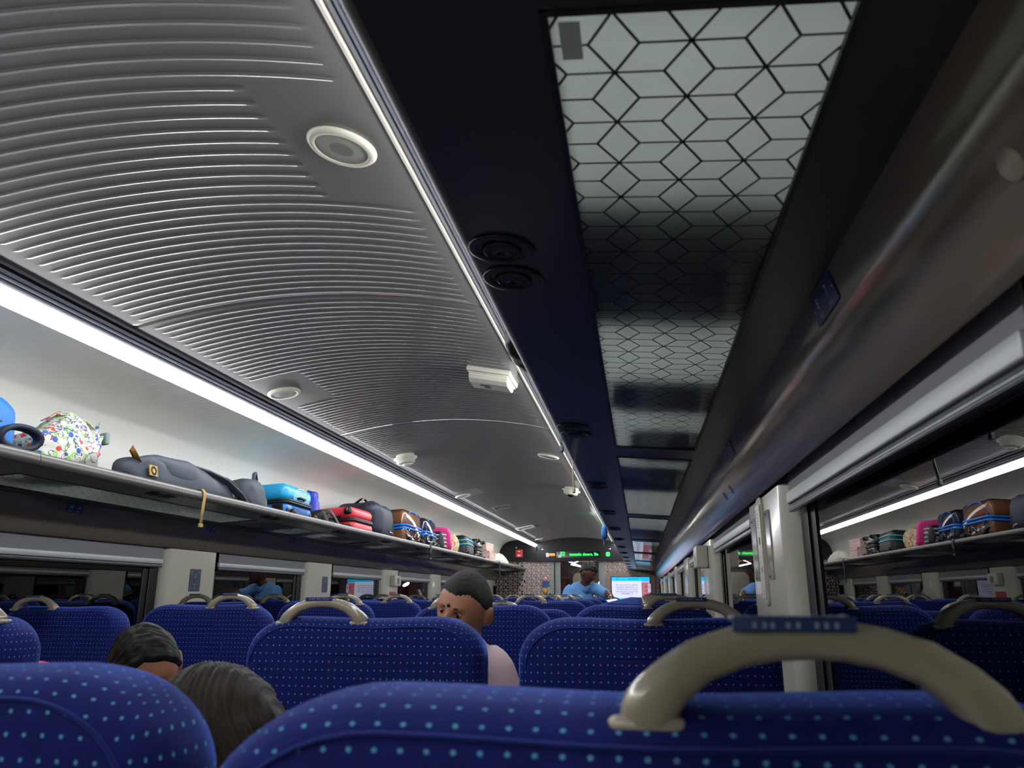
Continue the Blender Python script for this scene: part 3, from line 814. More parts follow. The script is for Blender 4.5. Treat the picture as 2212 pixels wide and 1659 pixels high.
for x in (-.60, .62):
    m = MB(); m.lathe([(0, .006), (.016, .004), (.02, 0)], 0, basis((x, YF-.0757, 2.02), (1, 0, 0), (0, 0, 1)), 14); tag(m.build('console_stud', 'steel'), 'small metal stud on the %s corner of the display console' % ('left' if x < 0 else 'right'), 'stud')
t = thing('alarm_box', 'red alarm box on the black end panel at the left', 'alarm', (-1.045, YF-.046, 1.955))
m = MB(); m.rbox((-.065, -.03, -.07), (.065, 0, .07), .008); m.build('case', 'red_box', t)
m = MB(); m.box((-.03, -.032, -.055), (.03, -.0305, -.015)); m.build('handle_window', 'white_plastic', t); m = MB(); m.box((-.02, -.032, .03), (.02, -.0305, .045)); m.build('label_strip', 'white_print', t)
m = MB(); m.lathe([(0, .006), (.014, .004), (.016, 0)], 0, basis((-1.10, YF-.046, 2.06), (1, 0, 0), (0, 0, 1)), 14); tag(m.build('console_stud', 'steel'), 'metal stud on the black end panel above the red alarm box', 'stud')
# end wall signs
t = thing('no_smoking_sign', 'round red and white no-smoking sign on the tiled end wall', 'sign', (-.568, YF-.002, 1.505))
m = MB(); m.lathe([(.036, 0), (.036, .003), (.047, .003), (.047, 0)], 0, basis((0, 0, 0), (1, 0, 0), (0, 0, 1)), 24); m.box((-.03, -.0035, -.006), (.03, -.002, .006), 0, Matrix.Rotation(R(45), 4, 'Y')); m.build('red_ring', 'red_box', t)
m = MB(); m.lathe([(0, .002), (.040, .002), (.040, 0)], 0, basis((0, 0, 0), (1, 0, 0), (0, 0, 1)), 24); m.build('disc', 'white_print', t)
M['notice_blue'] = mat('notice_blue', (58,92,136), .5)
tag(MB().box((-.63, YF-.006, 1.355), (-.495, YF-.0014, 1.465)).build('notice_plate', 'notice_blue'), 'plain blue notice under the no-smoking sign', 'sign')
M['yellow'] = mat('switch_yellow', (222,164,52), .45)
t = thing('key_switch', 'yellow key switch on the tiled end wall beside the door', 'switch', (-.571, YF-.002, 1.30)); m = MB(); m.rbox((-.04, -.03, -.03), (.04, 0, .03), .008); m.build('case', 'yellow', t); m = MB(); m.rbox((-.012, -.045, -.055), (.02, -.028, -.005), .005); m.build('lever', 'yellow', t)

# television
t = thing('television', 'wall television showing a service notice with cyan bars', 'television', (.97, YF, 1.33))
m = MB(); plate(m, basis((0, -.002, -.03), (1, 0, 0), (0, 0, 1)), .86, .62, .03, .028); m.build('surround', 'tvframe', t)
m = MB(); plate(m, basis((0, -.03, 0), (1, 0, 0), (0, 0, 1)), .70, .415, .008, .012); m.build('bezel', 'black_gloss', t)
s = MB(); sy = -.0425
def rect(x0, x1, z0, z1, mi, dy=0): s.add([(x0, sy-dy, z0), (x1, sy-dy, z0), (x1, sy-dy, z1), (x0, sy-dy, z1)], [(0, 1, 2, 3)], mi)
rect(-.336, .337, .128, .197, 0); rect(-.336, .192, -.165, .128, 1); rect(.192, .337, -.165, .128, 2); rect(-.336, .337, -.197, -.165, 0)
rect(.192, .337, .098, .124, 5, .0004); rect(.298, .352, -.07, .085, 5, .0006)
tm = basis((0, sy-.001, 0), (1, 0, 0), (0, 0, 1))
for i, l in enumerate(['For any service request', 'regarding cleanliness, air', 'conditioning and coach', 'maintenance please call', '9002988110']): text_into(s, l, .041, tm @ Matrix.Translation((-.07, .062-.0385*i, 0)), 3)
text_into(s, '\u092a\u0941\u0923\u0947', .042, tm @ Matrix.Translation((-.235, .162, 0)), 4); text_into(s, '-', .04, tm @ Matrix.Translation((-.11, .162, 0)), 4); text_into(s, '\u0938\u092e\u092f \u0938\u093e\u0930\u0923\u0940', .038, tm @ Matrix.Translation((.045, .162, 0)), 4)
text_into(s, 'Next Stop', .032, tm @ Matrix.Translation((.262, .178, 0)), 4); text_into(s, '2 km', .030, tm @ Matrix.Translation((.262, .146, 0)), 4)
for k in range(9): rect(.205, .285-.02*(k % 3), .07-.024*k, .076-.024*k, 5, .0003)
for k in range(3): rect(.305, .342, .04-.02*k, .046-.02*k, 3, .0008)
s.build('screen', ['e_cyan', 'e_white', 'e_red', 'e_blue', 'e_dark', 'e_pink'], t)

# sliding door and vestibule beyond
dr = struct('door_1')
m = MB(); m.box((DL, YF+.02, 0), (DL+.10, YF+.05, DH)); m.box((DL+.10, YF+.02, 0), (DR, YF+.05, .55)); m.box((DR-.05, YF+.02, .55), (DR, YF+.05, DH)); m.build('leaf_frame', 'jamb', dr)
m = MB(); m.box((DL-.012, YF-.008, 0), (DL, YF+.06, DH)); m.build('seal', 'black', dr)
m = MB(); m.box((DL+.10, YF+.033, .55), (DR-.05, YF+.038, DH)); m.build('glass', 'door_glass', dr)
m = MB()
for k, mi in enumerate((0, 1, 0, 1)):
    o_ = .05*k
    m.add([(x+o_, YF+.0325, z) for x, z in ((-.29, 1.12), (-.20, 1.32), (-.155, 1.32), (-.245, 1.12), (-.155, .92), (-.20, .92))], [(0, 3, 2, 1), (0, 5, 4, 3)], mi)
m.build('chevron_decal', ['white_print', 'maroon'], dr)
vs_ = struct('trim_2')
m = MB(); m.box((-1.6, 15.9, 0), (1.6, 16.0, 2.3)); m.build('end_panel', 'maroon', vs_)
m = MB(); m.box((-.62, YF+.06, 0), (-.56, 15.9, 2.3)); m.box((.56, YF+.06, 0), (.62, 15.9, 2.3)); m.build('side_panel', 'maroon', vs_)
m = MB(); m.box((-1.6, YF+.06, 2.24), (1.6, 15.9, 2.29)); m.build('vestibule_ceiling', 'grey', vs_)
m = MB(); plate(m, basis((.02, 15.9, .95), (1, 0, 0), (0, 0, 1)), .42, 1.40, .12, .03); m.build('gangway_door', 'pillar', vs_)
m = MB(); m.box((-.33, 15.885, 0), (-.27, 15.9, 2.2)); m.box((.30, 15.885, 0), (.36, 15.9, 2.2)); m.build('gangway_post', 'dark', vs_)
m = MB(); m.box((-.24, 15.88, 1.70), (.28, 15.9, 1.78)); m.build('gangway_header', 'dark', vs_)
t = thing('vestibule_lamp', 'bright white zigzag lamp seen through the glass of the far door', 'light', (0, 15.2, 1.80))
m = MB(); m.tube([(-.10, 0, .085), (.02, 0, .065), (-.16, 0, -.015), (.12, 0, -.07), (.30, 0, -.095)], .013); m.build('tube', 'e_lamp', t)
m = MB(); m.box((-.01, -.01, .08), (.01, .01, .44)); m.build('bracket', 'dark', t)
t = thing('vestibule_lamp', 'oval white lamp seen through the far door beside the man', 'light', (.42, 15.25, 1.42))
m = MB(); m.ell((0, 0, 0), (.075, .02, .03), 0, Matrix.Rotation(R(25), 4, 'Y')); m.build('lens', 'e_lamp', t); m = MB(); m.box((.07, -.012, -.05), (.14, .012, .01)); m.build('bracket', 'dark', t)

# ------------------------------------------------------------------ seats
SW, SH, SD = .52, 1.169, .115
def outline(inset, top_dip=.004, zlow=.40):
    w = SW/2-inset; h = SH-inset; r = max(.02, .105-inset*.6); pts = []
    n = 10
    pts.append((-w, zlow))
    pts.append((-w, zlow+.2)); pts.append((-w*1.0, h-r-.12))
    for i in range(n+1):
        a = R(180-90*i/n)
        e = 1.0
        pts.append((-w+r+r*math.cos(a), h-r*.78+r*.78*math.sin(a)))
    for i in range(1, 8):
        x = (-w+r)+(2*w-2*r)*i/8
        pts.append((x, h-top_dip*(.5-.5*math.cos(2*PI*i/8))))
    for i in range(n+1):
        a = R(90-90*i/n); pts.append((w-r+r*math.cos(a), h-r*.78+r*.78*math.sin(a)))
    pts += [(w, h-r-.12), (w, zlow+.2), (w, zlow)]
    return pts
def build_backrest(parent):
    lay = [(0.000, .075), (0.0005, .034), (.003, .018), (.010, .008), (.024, .002), (.045, 0), (.07, 0), (.092, .004), (.106, .013), (.114, .03), (.116, .06)]
    m = MB(); rows = []
    ruv = []
    vs = []; uv = []
    for y, ins in lay:
        for x, z in outline(ins):
            yy = y
            # faint hump of the upper pad behind the handle, then the recessed lower back
            vs.append((x, yy, z))
            side = max(0, min(1, (abs(x)-(SW/2-.05))/.03)); top = 1-side
            uv.append((x+math.copysign(side*y, x), z+top*y))
    n = len(outline(0)); L = len(lay)
    fs = [(j*n+i, j*n+i+1, (j+1)*n+i+1, (j+1)*n+i) for j in range(L-1) for i in range(n-1)]
    fs = [tuple(reversed(f)) for f in fs]
    # fill back with rows across
    def fill(off, flip):
        half = n//2; o = []
        for i in range(half-1 if n % 2 == 0 else half):
            a, b, c, d = off+i, off+i+1, off+n-2-i, off+n-1-i
            f = (a, b, c, d) if len({a, b, c, d}) == 4 else ((a, b, d) if b == c else (a, b, c))
            o.append(f if flip else tuple(reversed(f)))
        return o
    m.add(vs, fs, 0, None, True)
    m.add(vs, fill(0, False)+fill((L-1)*n, True), 0, None, False)
    uv = uv+uv
    me = m.mesh('backrest', ['seat'])
    ul = me.uv_layers.new(name='UVMap')
    for lp in me.loops: ul.data[lp.index].uv = uv[lp.vertex_index]
    o = bpy.data.objects.new('backrest', me); COL.objects.link(o); o.parent = parent
    b = bmesh.new(); b.from_mesh(me); bmesh.ops.recalc_face_normals(b, faces=b.faces); b.to_mesh(me); b.free()
    return o
def uv_box(o, name='UVMap'):
    me = o.data; ul = me.uv_layers.new(name=name)
    for p in me.polygons:
        n = p.normal
        for li in p.loop_indices:
            v = me.vertices[me.loops[li].vertex_index].co
            ul.data[li].uv = (v.x, v.y) if abs(n.z) > .6 else ((v.x, v.z) if abs(n.y) > .6 else (v.y, v.z))
def rsec(w, h, r): return rrect(w, h, r, 3)
def build_handle(parent, off):
    # arched grab handle on the rear of the top edge
    W = .083
    K_ = .70
    path = [(x, y, z*K_) for x, y, z in [(-W, .004, -.004), (-W+.001, .002, .004), (-W+.005, 0, .013), (-W+.013, -.001, .025), (-W+.028, -.001, .040), (-W+.048, 0, .0500), (-W+.066, 0, .0545), (0, 0, .0555), (W-.066, 0, .0545), (W-.048, 0, .0500), (W-.028, -.001, .040), (W-.013, -.001, .025), (W-.005, 0, .013), (W-.001, .002, .004), (W, .004, -.004)]]
    m = MB(); sc = [1.5, 1.42, 1.3, 1.16, 1.06, 1.0, .98, .97, .98, 1.0, 1.06, 1.16, 1.3, 1.42, 1.5]
    m.sweep([(x, y, z) for x, y, z in path], rsec(.024, .0205, .007), 0, None, (0, 1, 0), True, True, False, sc)
    for sx in (-1, 1): m.rbox((sx*W-.021, -.014, -.009), (sx*W+.019, .024, .001), .004)
    o = m.build('handle', 'handle', parent); o.location = (off, .022, SH-.010)
    p = MB(); D_ = -.0165
    p.rbox((-.030, -.0128, .0640+D_), (.030, .0125, .0668+D_), .001, 0)
    p.rbox((-.030, -.0134, .0592+D_), (.030, -.0118, .0668+D_), .0007, 0)
    rnd = random.Random(5)
    for xx in [-.0245+.0035*k for k in range(15)]:
        if rnd.random() < .75 and abs(xx) < .022: p.lathe([(0, .0675+D_), (.0009, .0672+D_), (.0011, .0668+D_)], 1, Matrix.Translation((xx, -.004+.008*rnd.random()-.002, 0)), 6)
    for sx in (-.027, .027): p.lathe([(0, .0678+D_), (.0022, .0674+D_), (.0026, .0668+D_)], 1, Matrix.Translation((sx, 0, 0)), 10)
    for xx in (-.0205, -.0155, -.0115, -.004, .001, .010, .0145, .0195): p.box((xx, -.0137, .0612+D_), (xx+.0020, -.0133, .0640+D_), 1)
    pl = p.build('name_plate', ['plate_blue', 'grey_print'], o); pl.location.x = -.008
    return o
def build_seat(hoff):
    t = thing('passenger_seat', 'seat', 'seat')
    build_backrest(t)
    m = MB(); m.rbox((-.245, .10, .36), (.245, .56, .47), .045, 0, None, 4); o = m.build('seat_cushion', 'seat', t); uv_box(o)
    build_handle(t, hoff)
    for sx in (-1, 1):
        m = MB(); m.rbox((sx*.272-.02, .10, .60), (sx*.272+.02, .46, .64), .014); m.rbox((sx*.272-.014, .11, .36), (sx*.272+.014, .20, .61), .008); m.build('armrest', 'dark', t)
    m = MB(); m.box((-.23, .12, .28), (.23, .54, .36)); m.cyl((0, .33, 0), .09, .28); m.cyl((0, .33, 0), .20, .03); m.build('pedestal', 'dark', t)
    m = MB(); m.rbox((-.20, -.012, .50), (.20, .002, .80), .01); m.build('tray_table', 'dark', t)
    m = MB(); m.tube([(.085, .0005, .42), (.088, .0003, .75), (.092, .0006, .985), (.094, .0008, 1.03)], .0022, 0, None, 6); m.build('back_seam', 'seat_piping', t)
    m = MB(); ol = outline(.019); k0, k1 = 3, len(ol)-3
    m.tube([(x, .0024, z) for x, z in ol[k0:k1]], .0016, 0, None, 6); m.build('top_seam', 'seat_piping', t)
    return t
M['seat_piping'] = mat('seat_piping_navy', (14,22,88), .8, 0, .2, sheen=.5, sheen_tint=rgb(110,140,240))
nth = ['nearest', 'second', 'third', 'fourth', 'fifth', 'sixth', 'seventh', 'eighth', 'ninth', 'tenth', 'eleventh', 'twelfth']
COLS = {
 'A': (1.147, .100, 'by the window on the right', [.416, 1.62, 2.95, 4.0, 4.95]),
 'B': (.558, -.090, 'aisle side of the right pair', [.51, 1.61, 2.85, 3.85, 4.88]),
 'C': (-.508, .110, 'aisle side of the left pair', [.50, 1.605, 2.815, 3.98, 4.90]),
 'D': (-1.118, -.12, 'by the window on the left', [.50, 1.60, 2.815, 3.98, 4.92])}
rest = [6.02, 7.15, 8.30, 9.62, 10.75, 11.9, 13.0]
protoR = build_seat(.090); protoL = build_seat(-.104)
first = {1: protoR, -1: protoL}; used = set()
for c, (x, off, where, ys) in COLS.items():
    for i, y in enumerate(ys+rest):
        sg = 1 if off > 0 else -1
        x2 = x
        lab = 'dotted blue seat with grey handle, %s row ahead, %s' % (nth[i], where)
        zz = {('A', 0): 0, ('D', 2): .008, ('B', 3): -.016}.get((c, i), 0 if i < 1 else (.006 if i < 2 else .016))
        loc = (x2, y, zz)
        if sg not in used:
            used.add(sg); r = first[sg]; r.location = loc; r['label'] = lab; r['group'] = 'dotted blue passenger seats'
        else: r = dup(first[sg], loc, (0, 0, 0), lab, 'dotted blue passenger seats')
        [k for k in r.children if k.name.startswith('handle')][0].location.x = .077 if (c, i) == ('A', 0) else off

# coat hook on the far left seat back
for o in list(COL.objects):
    if o.get('label', '').endswith('third row ahead, by the window on the left'):
        m = MB(); m.tube([(-.235, -.004, 1.063), (-.175, -.014, 1.068), (-.168, -.016, 1.072), (-.166, -.016, 1.086)], .0026, 0, None, 6); m.build('coat_hook', 'cream', o)

# ------------------------------------------------------------------ luggage
def ztop(x): return zu(abs(x))+.0235                             # top of a rack shelf at x
def soft(m, c, rad, mi=0, e=.55, amp=.012, sc=6., seed=0, nu=40, nv=26, mx=None, fn=None, zmin=0.):
    off = Vector((seed*3.7, seed*1.9, seed*5.1))
    def d(p, n):
        k = noise.noise((p+off)*sc)*amp+noise.noise((p+off)*sc*2.7)*amp*.5
        q = p+n*k
        q = fn(q, n) if fn else q
        q.z = max(q.z, zmin); return q
    return m.ell(c, rad, mi, mx, nu, nv, e, d)

def suitcase(L, W, H, label, loc, rot, shell, shell2=None, group=None, zipm='zip_dark', prints=None, topw=True):
    """lies flat: L along local x (wheels at +x), W along y, H along z"""
    t = thing('suitcase', label, 'suitcase', loc, rot, group)
    sh2 = shell2 or shell
    m = MB(); m.rbox((-L/2, -W/2, .0), (L/2, W/2, H*.49), .045, 0, None, 5)
    for k in (-.5, .5): m.rbox((L/2-.03, -W*.30+k*.0, .03), (L/2+.001, W*.30, H*.40), .012)
    m.build('lower_shell', shell, t)
    m = MB(); m.rbox((-L/2, -W/2, H*.51), (L/2, W/2, H), .045, 0, None, 5)
    for k in range(3): m.rbox((-L*.38, -W*.34+k*W*.27, H-.004), (L*.38, -W*.34+k*W*.27+W*.13, H+.003), .004)
    o = m.build('upper_shell', sh2, t)
    if prints:
        p = MB(); prints(p, L, W, H); p.build('printed_pattern', ['green_print', 'white_line'], o)
    m = MB()
    for z in (H*.465, H*.52): m.tube([(x*(L-.01)/L, y*(W-.01)/W, z) for x, y in [(q[0]*1.0, q[1]) for q in rrect(L+.014, W+.014, .05)]], .007, 0, None, 6, True, None, (0, 0, 1))
    m.rbox((-L/2+.01, -W/2+.01, H*.45), (L/2-.01, W/2-.01, H*.54), .04)
    m.build('zip_band', zipm, t)
    for sy in (-1, 1):
        for z in ((.035, H-.035) if topw else (.035,)):
            m = MB(); m.rbox((L/2-.03, sy*(W/2-.045)-.03, z-.028), (L/2+.012, sy*(W/2-.045)+.03, z+.028), .014)
            m.lathe([(0, -.012), (.02, -.012), (.024, -.006), (.024, .006), (.02, .012), (0, .012)], 0, Matrix.Translation((L/2+.022, sy*(W/2-.045), z)) @ Matrix.Rotation(PI/2, 4, 'X'), 18)
            m.build('wheel', 'wheel_black', t)
    m = MB(); m.tube([(-.06, -W/2-.002, H*.30), (-.05, -W/2-.02, H*.30), (.05, -W/2-.02, H*.30), (.06, -W/2-.002, H*.30)], .009); m.rbox((.10, -W/2-.006, H*.2), (.17, -W/2+.01, H*.40), .006); m.build('side_handle', 'black', t)
    m = MB(); m.tube([(L/2+.002, -.05, H*.62), (L/2+.018, -.04, H*.62), (L/2+.018, .04, H*.62), (L/2+.002, .05, H*.62)], .008); m.build('end_handle', 'black', t)
    return t
TL = R(-4.3)                                                      # the left rack slopes down to the wall
# left rack, near to far
t = thing('backpack', 'blue backpack cut by the left edge of the picture, on the rack', 'backpack', (-1.215, 2.275, ztop(-1.215)+.004), (0, TL, R(-8)))
m = MB(); soft(m, (0, 0, .13), (.16, .19, .125), 0, .6, .012, 8, 3); m.build('body', 'bright_blue', t)
m = MB(); soft(m, (.02, .10, .06), (.10, .10, .06), 0, .6, .01, 9, 4); m.build('front_pocket', 'nylon_slate', t)
m = MB(); m.tube([(.165*math.cos(R(a)), .195*math.sin(R(a)), .135) for a in range(0, 181, 15)], .006, 0, None, 6); m.build('zip', 'zip_dark', t)
t = thing('neck_pillow', 'navy loop-shaped neck cushion leaning on the floral bag', 'cushion', (-.985, 2.335, 1.748), (R(90), 0, R(68)))
m = MB(); pts = [(.066*math.cos(R(a)), .040*math.sin(R(a)), .004*math.sin(R(3*a))) for a in range(0, 360, 12)]
m.sweep(pts, rsec(.056, .020, .009), 0, None, (0, 0, 1), False, True, True); o = m.build('cushion', 'nylon_navy', t)
t = thing('tote_bag', 'crumpled white floral cotton bag with red and blue flowers on the rack', 'bag', (-1.12, 2.665, ztop(-1.12)), (0, TL, R(-14)))
m = MB()
def flo(q, n):
    q = q.copy(); k = max(0, q.z-.10)/.10
    q.y += .06*k*k; q.x *= 1-.25*k; q.z += .03*k*math.sin(q.y*28+1)
    return q
soft(m, (0, 0, .115), (.125, .165, .115), 0, .62, .028, 9, 2, 64, 44, None, flo); m.build('body', 'floral', t)
m = MB(); m.sweep([(.03, -.08, .20), (.05, -.04, .232), (.06, .02, .236), (.06, .08, .225), (.05, .13, .205)], rsec(.026, .004, .0015), 0, None, (1, 0, 0)); m.build('handle', 'floral', t)
m = MB(); m.rbox((.01, .195, .155), (.05, .215, .205), .004); m.build('flap', 'strap_grey', t)
# slate backpack lying down
t = thing('backpack', 'slate grey backpack with tan loop lying along the rack', 'backpack', (-1.035, 3.42, ztop(-1.035)), (0, TL, R(0)))
m = MB()
def bpf(q, n):
    q = q.copy(); u = q.y
    q.z = q.z*(1-.30*max(0, u)/.48) if q.z > 0 else q.z
    return q
soft(m, (0, 0, .074), (.082, .47, .080), 0, .62, .016, 7, 5, 48, 36, None, bpf); m.build('body', 'nylon_slate', t)
m = MB(); soft(m, (.015, -.12, .10), (.066, .25, .058), 0, .6, .012, 9, 6); m.build('front_pocket', 'nylon_slate', t)
m = MB(); m.sweep([(.03, .02, .145), (.055, .14, .135), (.075, .28, .11), (.085, .42, .05), (.07, .50, .02)], rsec(.042, .014, .006), 0, None, (1, 0, .3))
m.sweep([(-.03, .05, .148), (.0, .22, .15), (.02, .38, .125), (.01, .49, .07)], rsec(.042, .014, .006), 0, None, (1, 0, .3)); m.build('shoulder_strap', 'nylon_slate', t)
m = MB(); m.sweep([(.05, -.40, .10), (.055, -.445, .135), (.05, -.46, .155), (.04, -.445, .145), (.035, -.40, .105)], rsec(.022, .003, .001), 0, None, (1, 0, 0)); m.build('loop', 'tan_leather', t)
m = MB(); plate(m, basis((.078, -.345, .066), (0, 1, 0), (-.12, 0, 1)), .055, .048, .004, .006); o = m.build('patch', 'yellow_patch', t)
m = MB(); m.lathe([(.011, .0065), (.013, .008), (.019, .008), (.021, .0065)], 0, basis((.078, -.345, .066), (0, 1, 0), (-.12, 0, 1)), 20); m.build('ring_emblem', 'black', o)
m = MB(); m.sweep([(.072, .28, .128), (.082, .33, .112), (.088, .37, .086)], rsec(.024, .003, .001), 0, None, (1, 0, 0)); m.build('strap_tab', 'tan_leather', t)
t = thing('backpack', 'dark backpack with carry loop between slate bag and blue suitcase', 'backpack', (-1.06, 4.09, ztop(-1.06)), (0, TL, R(6)))
m = MB(); soft(m, (0, 0, .088), (.095, .14, .088), 0, .6, .012, 8, 8); m.build('body', 'nylon_slate', t)
m = MB(); soft(m, (.02, .13, .06), (.06, .05, .055), 0, .6, .01, 9, 9); m.build('side_pocket', 'nylon_black', t)
m = MB(); m.sweep([(.05, .01, .165), (.045, .03, .215), (.03, .09, .232), (.02, .13, .205), (.02, .14, .13)], rsec(.020, .014, .005), 0, None, (1, 0, 0)); m.build('carry_loop', 'nylon_slate', t)
# blue suitcase
def bs_print(p, L, W, H):
    for x0, x1 in ((-.10, -.05),):
        p.add([(x0, -W/2-.0012, H*.56), (x1, -W/2-.0012, H*.56), (x1+.03, -W/2-.0012, H*.93), (x0+.025, -W/2-.0012, H*.93)], [(0, 1, 2, 3)], 0)
        p.add([(x0+.03, -W/2+.05, H+.004), (x1+.03, -W/2+.05, H+.004), (x1+.05, W/2-.05, H+.004), (x0+.06, W/2-.05, H+.004)], [(0, 1, 2, 3)], 0)
    for k in range(1, 7):
        r = .016*k
        for a in range(0, 180, 15):
            q = []
            for rr, aa in ((r, a), (r+.006, a), (r+.006, a+13), (r, a+13)): q.append((L/2+.0015, .02+rr*1.3*math.cos(R(aa)), H*.55+rr*math.sin(R(aa))*.85))
            p.add(q, [(0, 1, 2, 3)], 1)
            q = [(L*.5-.05-.002*0-(rr)*math.sin(R(aa)), -W/2-.0014, H*.55+.0) for rr, aa in ((r, a),)]
    rnd = random.Random(2)
    for k in range(26):
        x = -L/2+.05+.13*rnd.random(); z = H*(.56+.36*rnd.random()); p.add([(x, -W/2-.0013, z), (x+.008, -W/2-.0013, z), (x+.008, -W/2-.0013, z+.006), (x, -W/2-.0013, z+.006)], [(0, 1, 2, 3)], k % 2)
    for k in range(5): p.add([(L/2+.0016, .05+.012*k, H*.60+.01*k), (L/2+.0016, .055+.012*k, H*.60+.01*k), (L/2+.0016, .075+.012*k, H*.92), (L/2+.0016, .07+.012*k, H*.92)], [(0, 1, 2, 3)], 0)
suitcase(.385, .46, .225, 'blue hard suitcase with cyan lid and green stripe on the rack', (-1.200, 4.72, ztop(-1.2)), (0, TL, R(3)), 'blue_shell', 'cyan_shell', None, 'zip_dark', bs_print, False)
t = thing('sling_bag', 'small black bag with dangling straps beside the blue suitcase', 'bag', (-1.06, 5.22, ztop(-1.06)), (0, TL, R(10)))
m = MB(); soft(m, (-.02, -.06, .062), (.075, .10, .06), 0, .6, .012, 12, 11); m.build('body', 'nylon_black', t)
m = MB(); soft(m, (.02, .09, .045), (.06, .09, .045), 0, .6, .012, 12, 12); m.build('pouch', 'nylon_black', t)
m = MB(); m.sweep([(.04, -.14, .09), (.07, -.06, .11), (.08, .02, .08), (.085, .12, .04), (.08, .20, .03), (.06, .26, .02)], rsec(.03, .008, .003), 0, None, (0, 0, 1)); m.build('strap', 'nylon_black', t)
t = thing('carry_bag', 'royal blue crinkled carry bag standing behind the black straps', 'bag', (-1.262, 5.33, ztop(-1.262)), (0, TL, R(8)))
m = MB()
def cb(q, n):
    q = q.copy(); k = q.z/.25; q.y *= 1-.75*k*.35; q.z *= 1+.12*(q.x+.16)/.32; return q
soft(m, (0, 0, .130), (.12, .085, .135), 0, .38, .02, 11, 14, 48, 30, None, cb); m.build('body', 'royal_blue', t)
m = MB(); m.box((-.09, -.03, .25), (.10, .025, .262), 0, Matrix.Rotation(R(-6), 4, 'Y')); m.build('top_hem', 'royal_blue', t)
# red suitcase
t = suitcase(.46, .30, .20, 'red hard suitcase with black zip band on the rack', (-1.132, 5.86, ztop(-1.132)), (-TL, 0, R(270)), 'red_shell')
# navy duffel
t = thing('duffel_bag', 'navy duffel bag with yellow-edged handles behind the red suitcase', 'bag', (-1.195, 6.44, ztop(-1.195)), (0, TL, R(4)))
m = MB()
def df(q, n):
    q = q.copy(); k = q.z/.33; q.y += -.10*k+.02; q.x += .02*k; return q
soft(m, (.0, .05, .155), (.20, .33, .158), 0, .5, .014, 6, 17, 52, 34, None, df); m.build('body', 'nylon_navy', t)
m = MB()
for yy in (-.08, -.05): m.sweep([(.02+yy*.4, -.20, .30), (.03, -.14, .345), (.03, -.05, .36), (.03, .02, .34), (.03, .06, .30)], rsec(.02, .010, .004), 0, None, (1, 0, 0))
m.build('handle', 'black', t)
m = MB(); m.sweep([(.041, -.20, .297), (.044, -.14, .343), (.044, -.05, .358), (.044, .02, .338)], rsec(.003, .011, .001), 0, None, (1, 0, 0)); m.build('handle_trim', 'tan_leather', t)
m = MB(); m.tube([(.19, .19, .28), (.205, .22, .20), (.205, .24, .10), (.19, .25, .02)], .005, 0, None, 6); m.build('piping', 'nylon_slate', t)
m = MB(); m.tube([(.205, .10, .07), (.222, .12, .06), (.222, .15, .035), (.205, .16, .03)], .008); m.build('end_handle', 'steel', t)
# wrapped suitcases
def wrapped(t, L, W, H, body, pip):
    m = MB(); m.rbox((-L/2, -W/2, .012), (L/2, W/2, H*.47), .04, 0, None, 4); m.build('lower_shell', body, t)
    m = MB(); m.rbox((-L/2, -W/2, H*.53), (L/2, W/2, H), .05, 0, None, 4); m.build('upper_shell', body, t)
    m = MB()
    for z in (.016, H*.46, H*.55): m.tube([(x, y, z) for x, y in rrect(L+.012, W+.012, .05)], .010, 0, None, 6, True, None, (0, 0, 1))
    m.rbox((-L/2+.005, -W/2+.005, H*.44), (L/2-.005, W/2-.005, H*.56), .03)
    for sx in (-1, 1): m.tube([(sx*(L/2-.01)*math.cos(R(a))*0+sx*(L/2-.002), (W/2-.02)*math.cos(R(a)), H*.55+(H*.45)*math.sin(R(a))) for a in range(0, 181, 15)], .006, 0, None, 6)
    m.build('piping', pip, t)
    m = MB(); m.rbox((-L/2-.008, -W/2-.008, .002), (L/2+.008, W/2+.008, H+.006), .05, 0, None, 4)
    rnd = random.Random(9)
    for k in range(9):
        y = -W/2+W*rnd.random(); z = H*(.08+.30*rnd.random())
        m.tube([(L/2+.006, y, z), (L/2+.018, y+.02, z+.03), (L/2+.009, y+.03, z+.06)], .008, 0, None, 6)
    m.build('clear_cover', 'clear', t)
    for sy in (-1, 1):
        m = MB(); m.lathe([(0, -.014), (.022, -.014), (.026, -.006), (.026, .006), (.022, .014), (0, .014)], 0, Matrix.Translation((L/2+.02, sy*(W/2-.06), .045)) @ Matrix.Rotation(PI/2, 4, 'X'), 16); m.build('wheel', 'wheel_black', t)
t = thing('suitcase', 'brown suitcase in a clear cover with blue piping on the rack', 'suitcase', (-1.195, 7.36, ztop(-1.195)+.004), (0, TL, R(2)))
wrapped(t, .365, .62, .325, 'brown_case', 'blue_piping')
m = MB(); plate(m, basis((-.11, -.3195, .245), (1, 0, 0), (0, 0, 1)), .09, .085, .004, .002); m.build('luggage_tag', 'luggage_tag', t)
t = thing('suitcase', 'dark suitcase in a clear cover with blue piping behind the brown one', 'suitcase', (-1.205, 8.06, ztop(-1.212)+.004), (0, TL, R(3)))
wrapped(t, .365, .50, .315, 'nylon_navy', 'blue_piping')
t = thing('striped_bag', 'grey striped bag squeezed beside the pink bag', 'bag', (-1.10, 8.50, ztop(-1.10)), (0, TL, 0))
m = MB(); soft(m, (0, 0, .115), (.12, .095, .115), 0, .5, .006, 9, 21); m.build('body', 'nylon_black', t)
m = MB()
for k in range(4): m.tube([(.128*math.cos(R(a)), .099*math.sin(R(a)), .06+.042*k) for a in range(-110, 111, 20)], .009, 0, None, 6, False, None, (0, 0, 1))
m.build('stripe', 'grey_stripe', t)
